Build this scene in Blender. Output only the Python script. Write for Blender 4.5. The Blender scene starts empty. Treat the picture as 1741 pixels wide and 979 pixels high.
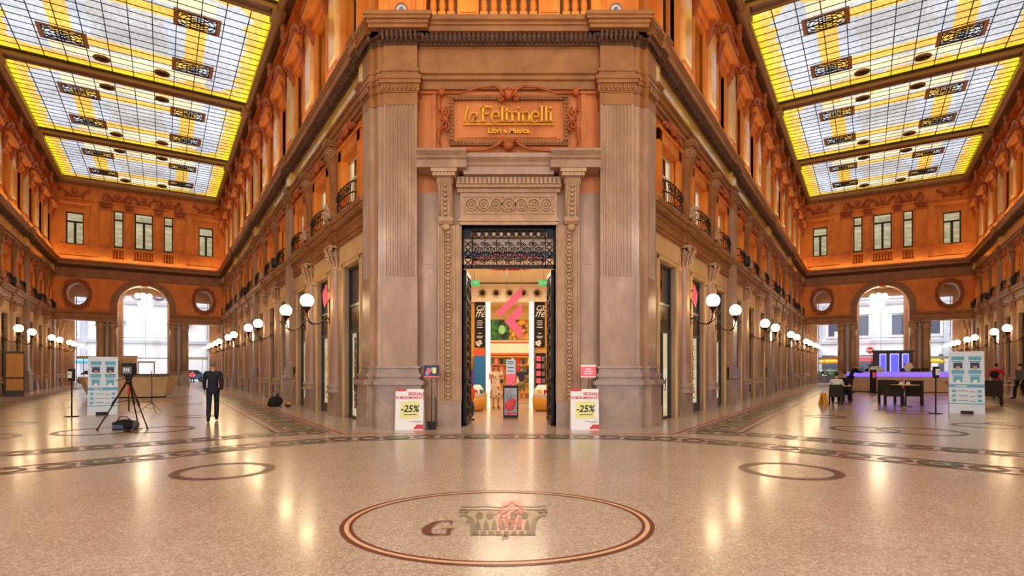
import bpy, bmesh, math, random
from math import sin, cos, pi, radians, atan2, sqrt
from mathutils import Vector, Matrix
random.seed(7)
SC = bpy.context.scene
COL = SC.collection
ORD = ['first','second','third','fourth','fifth','sixth','seventh','eighth','ninth','tenth','eleventh','twelfth','thirteenth','fourteenth','fifteenth','sixteenth']
# ------------------------------------------------------------------ materials
def lin(c):
    return tuple(((x/255)/12.92 if x/255 <= .04045 else ((x/255+.055)/1.055)**2.4) for x in c)
MATS = {}
def nt(name):
    m = bpy.data.materials.new(name); m.use_nodes = True
    t = m.node_tree; t.nodes.clear()
    return m, t
def N(t, kind, **kw):
    n = t.nodes.new(kind)
    for k, v in kw.items():
        if k in n.inputs: n.inputs[k].default_value = v
        else: setattr(n, k, v)
    return n
def stone(name, c1, c2, scale=2.0, rough=.55, bump=.15, vein=None, spec=.4, stretch=(1,1,1), metallic=0, contrast=(.3,.7), coat=0):
    m, t = nt(name)
    tc = N(t, 'ShaderNodeTexCoord'); mp = N(t, 'ShaderNodeMapping'); mp.inputs['Scale'].default_value = stretch
    t.links.new(tc.outputs['Object'], mp.inputs['Vector'])
    no = N(t, 'ShaderNodeTexNoise'); no.inputs['Scale'].default_value = scale; no.inputs['Detail'].default_value = 8; no.inputs['Roughness'].default_value = .65
    t.links.new(mp.outputs[0], no.inputs['Vector'])
    r = N(t, 'ShaderNodeValToRGB')
    r.color_ramp.elements[0].position = contrast[0]; r.color_ramp.elements[1].position = contrast[1]
    r.color_ramp.elements[0].color = (*lin(c1), 1); r.color_ramp.elements[1].color = (*lin(c2), 1)
    if vein:
        e = r.color_ramp.elements.new((contrast[0]+contrast[1])/2+.02); e.color = (*lin(vein), 1)
    t.links.new(no.outputs['Fac'], r.inputs[0])
    b = N(t, 'ShaderNodeBsdfPrincipled'); b.inputs['Roughness'].default_value = rough; b.inputs['Specular IOR Level'].default_value = spec
    b.inputs['Metallic'].default_value = metallic; b.inputs['Coat Weight'].default_value = coat; b.inputs['Coat Roughness'].default_value = .12
    t.links.new(r.outputs[0], b.inputs['Base Color'])
    if bump:
        n2 = N(t, 'ShaderNodeTexNoise'); n2.inputs['Scale'].default_value = scale*9; n2.inputs['Detail'].default_value = 5
        t.links.new(mp.outputs[0], n2.inputs['Vector'])
        bp = N(t, 'ShaderNodeBump'); bp.inputs['Strength'].default_value = bump; bp.inputs['Distance'].default_value = .02
        t.links.new(n2.outputs['Fac'], bp.inputs['Height']); t.links.new(bp.outputs[0], b.inputs['Normal'])
    o = N(t, 'ShaderNodeOutputMaterial'); t.links.new(b.outputs[0], o.inputs[0])
    MATS[name] = m; return m
def plain(name, c, rough=.5, metallic=0, emit=None, es=0, spec=.4, var=.12, scale=6):
    m, t = nt(name)
    b = N(t, 'ShaderNodeBsdfPrincipled'); b.inputs['Roughness'].default_value = rough; b.inputs['Metallic'].default_value = metallic
    b.inputs['Specular IOR Level'].default_value = spec
    tc = N(t, 'ShaderNodeTexCoord'); no = N(t, 'ShaderNodeTexNoise'); no.inputs['Scale'].default_value = scale; no.inputs['Detail'].default_value = 4
    t.links.new(tc.outputs['Object'], no.inputs['Vector'])
    mx = N(t, 'ShaderNodeMix'); mx.data_type = 'RGBA'
    l = lin(c)
    mx.inputs[6].default_value = (*[x*(1-var) for x in l], 1); mx.inputs[7].default_value = (*[min(1, x*(1+var)) for x in l], 1)
    t.links.new(no.outputs['Fac'], mx.inputs[0]); t.links.new(mx.outputs[2], b.inputs['Base Color'])
    if emit:
        b.inputs['Emission Color'].default_value = (*lin(emit), 1); b.inputs['Emission Strength'].default_value = es
    o = N(t, 'ShaderNodeOutputMaterial'); t.links.new(b.outputs[0], o.inputs[0])
    MATS[name] = m; return m
def litpane(name, c1, c2, es, scale=1.2, stretch=(1,1,1)):
    """a window lit from the room behind it: uneven warm glow under a glossy pane"""
    m, t = nt(name)
    tc = N(t, 'ShaderNodeTexCoord'); mp = N(t, 'ShaderNodeMapping'); mp.inputs['Scale'].default_value = stretch
    t.links.new(tc.outputs['Object'], mp.inputs['Vector'])
    no = N(t, 'ShaderNodeTexNoise'); no.inputs['Scale'].default_value = scale; no.inputs['Detail'].default_value = 3
    t.links.new(mp.outputs[0], no.inputs['Vector'])
    r = N(t, 'ShaderNodeValToRGB'); r.color_ramp.elements[0].position = .35; r.color_ramp.elements[1].position = .65
    r.color_ramp.elements[0].color = (*lin(c1), 1); r.color_ramp.elements[1].color = (*lin(c2), 1)
    t.links.new(no.outputs['Fac'], r.inputs[0])
    b = N(t, 'ShaderNodeBsdfPrincipled'); b.inputs['Base Color'].default_value = (.02,.02,.02,1); b.inputs['Roughness'].default_value = .08
    t.links.new(r.outputs[0], b.inputs['Emission Color']); b.inputs['Emission Strength'].default_value = es
    o = N(t, 'ShaderNodeOutputMaterial'); t.links.new(b.outputs[0], o.inputs[0])
    MATS[name] = m; return m
def glassmat(name, tint=(1,1,1), refl=.9):
    m, t = nt(name)
    tr = N(t, 'ShaderNodeBsdfTransparent'); tr.inputs[0].default_value = (*tint, 1)
    g = N(t, 'ShaderNodeBsdfGlossy'); g.inputs['Roughness'].default_value = .03; g.inputs[0].default_value = (refl, refl, refl, 1)
    f = N(t, 'ShaderNodeFresnel'); ge = N(t, 'ShaderNodeNewGeometry'); mr = N(t, 'ShaderNodeMapRange'); mr.inputs[3].default_value = 1.35; mr.inputs[4].default_value = 1/1.35
    t.links.new(ge.outputs['Backfacing'], mr.inputs[0]); t.links.new(mr.outputs[0], f.inputs[0])
    mx = N(t, 'ShaderNodeMixShader'); t.links.new(f.outputs[0], mx.inputs[0]); t.links.new(tr.outputs[0], mx.inputs[1]); t.links.new(g.outputs[0], mx.inputs[2])
    o = N(t, 'ShaderNodeOutputMaterial'); t.links.new(mx.outputs[0], o.inputs[0])
    MATS[name] = m; return m

STONE = stone('travertine_brown', (146,112,86), (186,150,120), 1.6, .35, .12, stretch=(1,1,.45), vein=(164,128,100), coat=.15)
STONE_D = stone('travertine_plinth', (136,112,96), (176,148,128), 2.2, .32, .1, coat=.2)
CREAM = stone('cream_plaster', (196,158,106), (222,186,134), 1.3, .5, .08)
CARVE = stone('carved_stone', (166,128,94), (196,158,122), 3, .55, .3)
ORANGE = stone('ochre_stucco', (198,100,24), (238,146,46), 1.1, .5, .15, stretch=(1,1,.5))
ORANGE_DIM = stone('ochre_stucco_dimmed', (176,92,36), (214,128,62), 1.1, .5, .15, stretch=(1,1,.5))  # ochre stucco darkened in colour to offset the strong light on the front
ORANGE_D = stone('ochre_carving', (140,62,20), (192,98,38), 3, .5, .35)
ORANGE_L = stone('ochre_pale_marble', (226,150,70), (250,204,128), .7, .22, .05, coat=.3)
MOULD = stone('moulding_umber', (130,80,38), (168,112,58), 1.5, .42, .15)
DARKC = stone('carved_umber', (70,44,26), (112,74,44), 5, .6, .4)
GOLD = stone('siena_marble', (186,136,46), (232,196,96), .9, .16, .03, coat=.5)
CEIL = stone('coffer_brown', (96,62,34), (132,92,54), .8, .45, .1)
FRAME = plain('gilded_moulding', (150,106,56), .35)
IRON = plain('black_iron', (26,22,20), .4, .6)
BRONZE = plain('bronze_dark', (62,46,34), .35, .7)
DOORF = plain('dark_green_frame', (40,46,42), .3, .4)
WINF = plain('dark_brown_frame', (58,42,30), .4)
WHITEF = plain('white_frame', (206,196,178), .45)
WHITE = plain('white_board', (236,236,234), .4, var=.03)
BLACK = plain('matte_black', (22,21,22), .6)
DARKG = plain('dark_glass', (34,28,24), .06, spec=.8)
PANE_W = litpane('pane_warm', (214,172,112), (250,224,178), .62, 1.4)
PANE_Y = litpane('pane_pale_yellow', (190,176,132), (236,226,184), .55, 1.2, (1,1,3))
PANE_D = litpane('pane_dim', (40,28,20), (112,78,46), .5, 1.1)
SHOP_W = litpane('shop_lit', (236,190,120), (255,240,206), .72, 2.2, (2,2,1))
GLASS = glassmat('clear_glass')
GLOBE = None
m, t = nt('opal_globe'); e = N(t, 'ShaderNodeEmission'); e.inputs[0].default_value = (*lin((255,222,170)),1); e.inputs[1].default_value = 25.0
o = N(t, 'ShaderNodeOutputMaterial'); t.links.new(e.outputs[0], o.inputs[0]); GLOBE = m
BRASS = plain('brass', (140,102,52), .3, .8)
RED = plain('signal_red', (214,48,56), .4, var=.05)
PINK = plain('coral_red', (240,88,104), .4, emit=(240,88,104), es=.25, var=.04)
GREYT = plain('grey_text', (120,120,124), .5)
BLKT = plain('black_ink', (36,36,36), .5)
YPOST = plain('pale_yellow_paper', (236,232,150), .5, var=.03)
TEAL = plain('teal_print', (92,172,200), .45, var=.05)
PALEB = plain('pale_blue_board', (214,228,242), .45, var=.04)
SKINM = plain('skin', (206,150,118), .5, var=.05)
HAIRM = plain('hair_brown', (52,38,30), .6)
HAIRG = plain('hair_grey', (120,104,90), .6)
SUIT = plain('navy_cloth', (24,30,44), .8, var=.2, scale=30)
BLKC = plain('black_cloth', (20,20,24), .85, var=.2, scale=30)
WHTC = plain('white_cloth', (222,214,204), .85, scale=20)
REDC = plain('red_cloth', (206,28,30), .8, scale=20)
DENIM = plain('denim', (70,86,112), .85, scale=30)
OLIVE = plain('olive_cloth', (120,128,88), .85, scale=30)
GREYC = plain('grey_cloth', (86,84,84), .85, scale=30)
SHOEM = plain('shoe_leather', (24,18,16), .4)
WICK = stone('dark_wicker', (34,26,22), (62,48,40), 60, .6, .6, stretch=(1,1,2))
TTOP = plain('table_top_beige', (206,164,116), .3)
STEEL = plain('brushed_steel', (150,146,142), .3, .9)
WOODY = plain('yellow_wood', (214,150,52), .45)
DESK = stone('desk_travertine', (206,172,132), (232,202,164), 1.2, .35, .05)
# ------------------------------------------------------------------ mesh builder
class MB:
    def __init__(s): s.V = []; s.F = []; s.M = []; s.S = []; s.mi = 0
    def add(s, vs, fs, sm=False):
        b = len(s.V); s.V += [tuple(v) for v in vs]
        for f in fs: s.F.append([i+b for i in f]); s.M.append(s.mi); s.S.append(sm)
        return s
    def box(s, x0, x1, y0, y1, z0, z1):
        v = [(x,y,z) for z in (z0,z1) for y in (y0,y1) for x in (x0,x1)]
        return s.add(v, [(0,2,3,1),(4,5,7,6),(0,1,5,4),(2,6,7,3),(0,4,6,2),(1,3,7,5)])
    def bbox(s, x0, x1, y0, y1, z0, z1, c=.01):
        """box with bevelled vertical edges"""
        p = [(x0+c,y0),(x1-c,y0),(x1,y0+c),(x1,y1-c),(x1-c,y1),(x0+c,y1),(x0,y1-c),(x0,y0+c)]
        return s.prism(p, 'z', z0, z1)
    def prism(s, pts, ax, a, b, sm=False):
        n = len(pts)
        def P(p, q):
            return (p[0],p[1],q) if ax == 'z' else ((q,p[0],p[1]) if ax == 'x' else (p[0],q,p[1]))
        v = [P(p, a) for p in pts]+[P(p, b) for p in pts]
        f = [(i,(i+1)%n,n+(i+1)%n,n+i) for i in range(n)]
        s.add(v, f, sm)
        return s.add(v, [tuple(range(n))[::-1], tuple(range(n,2*n))])
    def taper(s, p0, z0, p1, z1):
        n = len(p0); v = [(*p,z0) for p in p0]+[(*p,z1) for p in p1]
        return s.add(v, [(i,(i+1)%n,n+(i+1)%n,n+i) for i in range(n)]+[tuple(range(n))[::-1], tuple(range(n,2*n))])
    def lathe(s, prof, cx=0, cy=0, seg=16, a0=0, a1=2*pi, sx=1, sy=1, z=0):
        full = abs(a1-a0-2*pi) < 1e-6; n = seg if full else seg+1
        v = []
        for r, zz in prof:
            for i in range(n):
                a = a0+(a1-a0)*i/seg; v.append((cx+r*cos(a)*sx, cy+r*sin(a)*sy, zz+z))
        f = []
        for j in range(len(prof)-1):
            for i in range(seg):
                k = (i+1) % n; f.append((j*n+i, j*n+k, (j+1)*n+k, (j+1)*n+i))
        s.add(v, f, True)
        if full:
            m = len(prof)-1
            s.add(v, [tuple(range(n))[::-1], tuple(m*n+i for i in range(n))])
        return s
    def tube(s, pts, r, seg=6):
        pts = [Vector(p) for p in pts]; n = len(pts); R = r if isinstance(r, (list,tuple)) else [r]*n
        v = []; up = None
        for i, p in enumerate(pts):
            d = (pts[min(i+1,n-1)]-pts[max(i-1,0)]).normalized()
            if up is None: up = Vector((0,0,1)) if abs(d.z) < .9 else Vector((1,0,0))
            a = d.cross(up)
            if a.length < 1e-4: a = d.cross(Vector((0,1,0)))
            a.normalize(); b = a.cross(d).normalized(); up = b
            for k in range(seg):
                t = 2*pi*k/seg; v.append(tuple(p+a*cos(t)*R[i]+b*sin(t)*R[i]))
        f = [(i*seg+k, i*seg+(k+1)%seg, (i+1)*seg+(k+1)%seg, (i+1)*seg+k) for i in range(n-1) for k in range(seg)]
        s.add(v, f, True)
        return s.add(v, [tuple(range(seg))[::-1], tuple((n-1)*seg+k for k in range(seg))])
    def ball(s, c, r, seg=10, rings=6):
        if not isinstance(r, (tuple,list)): r = (r,r,r)
        v = []; f = []
        for j in range(1, rings):
            a = pi*j/rings
            for i in range(seg):
                b = 2*pi*i/seg; v.append((c[0]+r[0]*sin(a)*cos(b), c[1]+r[1]*sin(a)*sin(b), c[2]+r[2]*cos(a)))
        v.append((c[0],c[1],c[2]+r[2])); v.append((c[0],c[1],c[2]-r[2])); T = len(v)-2; B = T+1
        for j in range(rings-2):
            for i in range(seg):
                k = (i+1)%seg; f.append((j*seg+i, (j+1)*seg+i, (j+1)*seg+k, j*seg+k))
        for i in range(seg):
            k = (i+1)%seg; f.append((T,i,k)); f.append((B,(rings-2)*seg+k,(rings-2)*seg+i))
        return s.add(v, f, True)
    def ring(s, cx, cz, r0, r1, y0, y1, seg=32, a0=0, a1=2*pi):
        """annulus in the xz plane with depth y0..y1"""
        full = abs(a1-a0-2*pi) < 1e-6; n = seg if full else seg+1; v = []
        for i in range(n):
            a = a0+(a1-a0)*i/seg
            for r, y in ((r0,y0),(r1,y0),(r1,y1),(r0,y1)): v.append((cx+r*cos(a), y, cz+r*sin(a)))
        f = []
        for i in range(seg):
            k = (i+1)%n
            for q in range(4): f.append((i*4+q, k*4+q, k*4+(q+1)%4, i*4+(q+1)%4))
        if not full: f += [(0,1,2,3), ((n-1)*4,(n-1)*4+3,(n-1)*4+2,(n-1)*4+1)]
        return s.add(v, f)
    def flatring(s, cx, cy, rx, ry, w, z, seg=48):
        v = []
        for i in range(seg):
            a = 2*pi*i/seg
            v += [(cx+rx*cos(a), cy+ry*sin(a), z), (cx+(rx-w)*cos(a), cy+(ry-w)*sin(a), z)]
        return s.add(v, [(2*i, 2*((i+1)%seg), 2*((i+1)%seg)+1, 2*i+1) for i in range(seg)])
    def scroll(s, cx, cy, cz, r, turns=1.5, th=.02, plane='xz', sgn=1, a0=0, seg=5):
        pts = []
        n = int(turns*10)
        for i in range(n+1):
            a = a0+sgn*2*pi*turns*i/n; rr = r*(1-.85*i/n)
            if plane == 'xz': pts.append((cx+rr*cos(a), cy, cz+rr*sin(a)))
            else: pts.append((cx, cy+rr*cos(a), cz+rr*sin(a)))
        return s.tube(pts, th, seg)
    def build(s, name, mats, parent=None, loc=(0,0,0), rz=0):
        me = bpy.data.meshes.new(name); me.from_pydata(s.V, [], s.F)
        if not isinstance(mats, (list,tuple)): mats = [mats]
        for m in mats: me.materials.append(m)
        me.polygons.foreach_set('material_index', s.M); me.polygons.foreach_set('use_smooth', s.S)
        bm = bmesh.new(); bm.from_mesh(me); bmesh.ops.remove_doubles(bm, verts=bm.verts, dist=1e-5)
        bmesh.ops.recalc_face_normals(bm, faces=bm.faces); bm.to_mesh(me); bm.free(); me.update()
        o = bpy.data.objects.new(name, me); COL.objects.link(o); o.location = loc; o.rotation_euler = (0,0,rz)
        if parent is not None: o.parent = parent
        return o
def tag(o, label, cat, group=None):
    o['label'] = label; o['category'] = cat
    if group: o['group'] = group
    return o
def thing(name, label, cat, loc=(0,0,0), rz=0, group=None):
    o = bpy.data.objects.new(name, None); COL.objects.link(o); o.empty_display_size = .2
    o.location = loc; o.rotation_euler = (0,0,rz)
    return tag(o, label, cat, group)
def struct(o): o['kind'] = 'structure'; return o
def sempty(name, loc=(0,0,0), rz=0):
    o = bpy.data.objects.new(name, None); COL.objects.link(o); o.location = loc; o.rotation_euler = (0,0,rz); return struct(o)
KIDS = {}
def dup(o, parent=None):
    c = o.copy(); COL.objects.link(c)
    if parent is not None: c.parent = parent
    for k in list(o.children): dup(k, c)
    return c
def text(s, size, mat, parent, loc, rot=(pi/2,0,0), ext=.004, align='CENTER', shear=0, name='lettering', bold=0, sx=1):
    cu = bpy.data.curves.new(name, 'FONT'); cu.body = s; cu.size = size; cu.extrude = ext; cu.align_x = align; cu.align_y = 'CENTER'; cu.shear = shear; cu.offset = bold
    cu.materials.append(mat); cu.resolution_u = 3
    tmp = bpy.data.objects.new(name+'_curve', cu); COL.objects.link(tmp); bpy.context.view_layer.update()
    me = bpy.data.meshes.new_from_object(tmp.evaluated_get(bpy.context.evaluated_depsgraph_get())); me.name = name
    bpy.data.objects.remove(tmp); bpy.data.curves.remove(cu)
    if not me.materials: me.materials.append(mat)
    o = bpy.data.objects.new(name, me); COL.objects.link(o); o.location = loc; o.rotation_euler = rot; o.scale = (sx,1,1)
    if parent is not None: o.parent = parent
    return o
# ------------------------------------------------------------------ frames
AL, AR = radians(32.6), radians(33.0)
dL, nL = Vector((-sin(AL), cos(AL))), Vector((-cos(AL), -sin(AL)))
dR, nR = Vector((sin(AR), cos(AR))), Vector((cos(AR), -sin(AR)))
X0 = -.09
OL_, OR_ = Vector((X0-3.64, 14.7)), Vector((X0+3.66, 14.7))
LEN = 44.46; PITCH = 3.64; BAY = 10.92; S0 = .78; WID = 12.3
class Frame:
    def __init__(s, o, a, sg): s.o = o; s.a = a; s.ex = Vector((cos(a), sin(a))); s.out = Vector((sin(a), -cos(a))); s.sg = sg
    def p(s, u, v=0, z=0):
        q = s.o+s.ex*u+s.out*v; return (q.x, q.y, z)
    def ps(s, ss, v=0, z=0): return s.p(s.sg*ss, v, z)
    def put(s, o, ss, v=0, z=0): o.location = s.ps(ss, v, z); o.rotation_euler = (0,0,s.a); return o
BL = Frame(OL_, -(pi/2-AL), -1)
BR = Frame(OR_, (pi/2-AR), 1)
OUL = Frame(OL_+nL*WID, pi/2+AL, 1)
OUR = Frame(OR_+nR*WID, -(pi/2+AR), -1)
EL = Frame(OL_+dL*LEN+nL*6.15, AL, 1)
ER = Frame(OR_+dR*LEN+nR*6.15, -AR, 1)
FR = Frame(Vector((X0, 14.7)), 0, 1)
WALLS = [('left_inner', BL, "left arm's inner wall", "shop corner"), ('right_inner', BR, "right arm's inner wall", "shop corner"),
         ('left_outer', OUL, "left arm's outer wall", "crossing"), ('right_outer', OUR, "right arm's outer wall", "crossing")]
# ------------------------------------------------------------------ floor
def floor_mat():
    m, t = nt('mosaic_floor')
    tc = N(t, 'ShaderNodeTexCoord')
    vo = N(t, 'ShaderNodeTexVoronoi'); vo.inputs['Scale'].default_value = 42; vo.feature = 'F1'
    t.links.new(tc.outputs['Object'], vo.inputs['Vector'])
    n1 = N(t, 'ShaderNodeTexNoise'); n1.inputs['Scale'].default_value = 1.1; n1.inputs['Detail'].default_value = 5; t.links.new(tc.outputs['Object'], n1.inputs['Vector'])
    sep = N(t, 'ShaderNodeSeparateColor'); t.links.new(vo.outputs['Color'], sep.inputs[0])
    r = N(t, 'ShaderNodeValToRGB'); r.color_ramp.elements[0].color = (*lin((186,166,150)),1); r.color_ramp.elements[1].color = (*lin((226,208,192)),1)
    t.links.new(sep.outputs[0], r.inputs[0])
    vd = N(t, 'ShaderNodeTexVoronoi'); vd.feature = 'DISTANCE_TO_EDGE'; vd.inputs['Scale'].default_value = 42; t.links.new(tc.outputs['Object'], vd.inputs['Vector'])
    r2 = N(t, 'ShaderNodeValToRGB'); r2.color_ramp.elements[0].position = .0; r2.color_ramp.elements[1].position = .12
    r2.color_ramp.elements[0].color = (.45,.38,.33,1); r2.color_ramp.elements[1].color = (1,1,1,1); t.links.new(vd.outputs['Distance'], r2.inputs[0])
    mu = N(t, 'ShaderNodeMix'); mu.data_type = 'RGBA'; mu.blend_type = 'MULTIPLY'; mu.inputs[0].default_value = .8
    t.links.new(r.outputs[0], mu.inputs[6]); t.links.new(r2.outputs[0], mu.inputs[7])
    m2 = N(t, 'ShaderNodeMix'); m2.data_type = 'RGBA'; m2.blend_type = 'MULTIPLY'; m2.inputs[0].default_value = .5
    r3 = N(t, 'ShaderNodeValToRGB'); r3.color_ramp.elements[0].position = .3; r3.color_ramp.elements[1].position = .7
    r3.color_ramp.elements[0].color = (.78,.72,.68,1); r3.color_ramp.elements[1].color = (1,1,1,1); t.links.new(n1.outputs['Fac'], r3.inputs[0])
    t.links.new(mu.outputs[2], m2.inputs[6]); t.links.new(r3.outputs[0], m2.inputs[7])
    b = N(t, 'ShaderNodeBsdfPrincipled'); t.links.new(m2.outputs[2], b.inputs['Base Color'])
    b.inputs['Roughness'].default_value = .25; b.inputs['Specular IOR Level'].default_value = .5; b.inputs['Coat Weight'].default_value = .3; b.inputs['Coat Roughness'].default_value = .13
    n3 = N(t, 'ShaderNodeTexNoise'); n3.inputs['Scale'].default_value = 2.2; n3.inputs['Detail'].default_value = 4; t.links.new(tc.outputs['Object'], n3.inputs['Vector'])
    bp = N(t, 'ShaderNodeBump'); bp.inputs['Strength'].default_value = .12; bp.inputs['Distance'].default_value = .01
    t.links.new(n3.outputs['Fac'], bp.inputs['Height']); t.links.new(bp.outputs[0], b.inputs['Normal']); t.links.new(bp.outputs[0], b.inputs['Coat Normal'])
    o = N(t, 'ShaderNodeOutputMaterial'); t.links.new(b.outputs[0], o.inputs[0])
    return m
FLOORM = floor_mat()
def inlay(name, c, v=.15):
    m = plain(name, c, .3, spec=.35, var=v, scale=25); return m
IN_BR = inlay('inlay_brown', (112,58,36)); IN_DK = inlay('inlay_umber', (82,54,40)); IN_GR = inlay('inlay_green', (46,98,62)); IN_RD = inlay('inlay_red', (184,66,46))
IN_PK = inlay('inlay_pale_pink', (226,180,146)); IN_GY = inlay('inlay_grey_olive', (128,112,88)); IN_BG = inlay('inlay_beige', (206,180,152))
f = MB().box(-60,60,-10,75,-.3,0).build('floor', FLOORM); struct(f)
TR = [0]
def trim(mb, mats, loc=(0,0,0), rz=0):
    TR[0] += 1; o = mb.build('trim_%d' % TR[0], mats, None, loc, rz); return struct(o)
Z1 = .004
mb = MB()
ex, ey = X0-.06, 5.78
mb.flatring(ex, ey, 1.62, 1.37, .045, Z1, 96); mb.flatring(ex, ey, 1.53, 1.28, .035, Z1, 96)
mb.mi = 1; mb.flatring(ex, ey, 1.573, 1.323, .045, Z1, 96)
trim(mb, [IN_BR, IN_PK])
def small_medal(x, y, r=.74):
    mb = MB(); mb.flatring(x, y, r, r, .05, Z1, 48); mb.mi = 1; mb.flatring(x, y, r-.05, r-.05, .09, Z1, 48); trim(mb, [IN_BR, IN_DK])
small_medal(-4.5, 8.55); small_medal(4.35, 8.55)
small_medal(-9.2, 14.3, .8); small_medal(9.2, 14.3, .8); small_medal(-12.2, 12.6, .7); small_medal(13.2, 15.2, .8)
# emblem: a corinthian capital and the letter G
def poly(mb, pts, z=None):
    z = Z1+.0001*len(mb.F) if z is None else z
    mb.add([(x,y,z) for x, y in pts], [tuple(range(len(pts)))])
def ribbon(mb, pts, w, z=None, closed=False):
    z = Z1+.0001*len(mb.F) if z is None else z
    pts = [Vector((p[0],p[1])) for p in pts]; n = len(pts); W = w if isinstance(w,(list,tuple)) else [w]*n; v = []
    for i, p in enumerate(pts):
        a = pts[(i-1)%n] if closed else pts[max(i-1,0)]; b = pts[(i+1)%n] if closed else pts[min(i+1,n-1)]
        d = (b-a).normalized(); q = Vector((-d.y, d.x))
        v += [(*(p+q*W[i]/2), z), (*(p-q*W[i]/2), z)]
    m = n if closed else n-1
    mb.add(v, [(2*i, 2*((i+1)%n), 2*((i+1)%n)+1, 2*i+1) for i in range(m)])
em = MB()
def E(px, py):     # photo pixel on the floor plane
    D = 930*1.6/(py-626); return ((px-870.5)/930*D, D)
k = 1/3.2237
def Q(cx, cy): return E(590+cx*k, 820+cy*k)
em.mi = 4; poly(em, [Q(688,288),Q(690,235),Q(672,190),Q(640,160),Q(1075,160),Q(1040,190),Q(1024,235),Q(1020,288)])
em.mi = 5; poly(em, [Q(825,286),Q(820,200),Q(850,110),Q(900,98),Q(960,112),Q(985,160),Q(975,286)])
em.mi = 0
for line in [[(622,133),(680,137),(760,132),(850,140),(940,132),(1020,136),(1090,130)], [(625,150),(700,152),(780,150),(860,155),(960,150),(1085,152)]]:
    ribbon(em, [Q(*p) for p in line], .035)
for l in [[(618,185),(650,182),(680,200),(690,230),(690,290)], [(1092,182),(1060,185),(1030,205),(1022,240),(1018,290)]]: ribbon(em, [Q(*p) for p in l], .05)
em.mi = 1
for i in range(8):
    x = 690+i*42; poly(em, [Q(x,290), Q(x+30,290), Q(x+30,270), Q(x,270)])
for x in (700, 745, 790, 835, 880, 925, 970):
    poly(em, [Q(x,262), Q(x+34,262), Q(x+30,235), Q(x+17,205), Q(x+4,235)])
for x in (712, 770, 900, 960): poly(em, [Q(x,205), Q(x+28,200), Q(x+36,175), Q(x+10,160), Q(x-8,180)])
em.mi = 2
for x in (828, 864, 900, 936): poly(em, [Q(x,250), Q(x+18,250), Q(x+22,215), Q(x+12,185), Q(x,205)])
for l in ([(835,170),(850,140),(880,128),(905,112),(930,128),(955,140),(970,168)],[(850,178),(880,160),(905,170),(930,158),(958,180)]): ribbon(em, [Q(*p) for p in l], .03)
for x, y in ((800,170),(930,165),(860,185),(905,215)): ribbon(em, [Q(x+18*cos(a*.8), y+14*sin(a*.8)) for a in range(8)], .018)
em.mi = 0
for sx in (640, 1072):
    ribbon(em, [Q(sx+20*cos(a*.75), 160+10*sin(a*.75)) for a in range(9)], .03, closed=True)
poly(em, [Q(650,222), Q(672,224), Q(668,216), Q(655,214)]); poly(em, [Q(845,300), Q(890,300), Q(880,292), Q(850,310)])
em.mi = 3
gp = [(578,222),(560,216),(520,218),(480,226),(447,246),(432,268),(440,284),(470,292),(510,292),(545,290),(560,286)]
ribbon(em, [Q(*p) for p in gp], [.03,.03,.03,.045,.08,.09,.075,.045,.03,.03,.03])
poly(em, [Q(548,262), Q(574,262), Q(560,290), Q(544,290)]); ribbon(em, [Q(518,260), Q(592,260)], .025); poly(em, [Q(584,212), Q(572,238), Q(566,222)])
trim(em, [IN_GY, inlay('inlay_umber_olive', (104,84,56)), inlay('inlay_pink_marble', (190,96,84)), IN_BR, inlay('inlay_sand', (178,156,118)), inlay('inlay_rose', (222,170,148))])
def chain(path, rad=.3, step=.6, every=3, off=0):
    """interlaced rings with green roundels between two dark border lines"""
    for w, side in ((.08, 1), (.08, -1)):
        mb = MB(); pts = [Vector(p) for p in path]; o2 = []
        for i, p in enumerate(pts):
            d = (pts[min(i+1,len(pts)-1)]-pts[max(i-1,0)]).normalized(); o2.append(p+Vector((-d.y,d.x))*side*(rad+.1))
        ribbon(mb, o2, w, Z1); trim(mb, IN_BR)
    mb = MB(); acc = 0; i = 0; cnt = off; pos = Vector(path[0]); dist = 0
    segs = [(Vector(path[i]), Vector(path[i+1])) for i in range(len(path)-1)]
    L = sum((b-a).length for a, b in segs); s = step/2
    while s < L:
        q = s
        for a, b in segs:
            l = (b-a).length
            if q <= l: p = a+(b-a)*q/l; break
            q -= l
        if cnt % every == 0:
            mb.mi = 1; mb.flatring(p.x, p.y, rad, rad, rad*.99, Z1+.002, 28); mb.mi = 0; mb.flatring(p.x, p.y, rad+.06, rad+.06, .06, Z1+.003, 28)
            mb.mi = 3; mb.flatring(p.x, p.y, rad*.55, rad*.55, .04, Z1+.004, 20)
        else:
            mb.mi = 0; mb.flatring(p.x, p.y, rad, rad, .075, Z1+.002, 28); mb.mi = 2; mb.flatring(p.x, p.y, rad-.075, rad-.075, .03, Z1+.002, 28)
        cnt += 1; s += step
    trim(mb, [IN_DK, IN_GR, IN_BR, IN_BG])
chain([(-13.5,5.2),(-11.2,6.6),(-9.4,7.7),(-7.9,8.55),(-6.5,9.85),(-5.26,11.36),(-3.84,12.35),(-2,12.75),(0,12.8),(2,12.75),(3.7,12.35),(5.1,11.36),(6.4,9.85),(7.8,8.55),(9.3,7.7),(11.2,6.6),(13.5,5.2)][0:17], .26, .62)
chain([(-4.6,13.75),(-6.1,13.05),(-7.5,11.75),(-9.3,10.3),(-12.2,8.3)], .24, .62, 3, 1)
chain([(4.5,13.75),(6.0,13.05),(7.4,11.75),(9.2,10.3),(12.2,8.3)], .24, .62, 3, 1)
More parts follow.
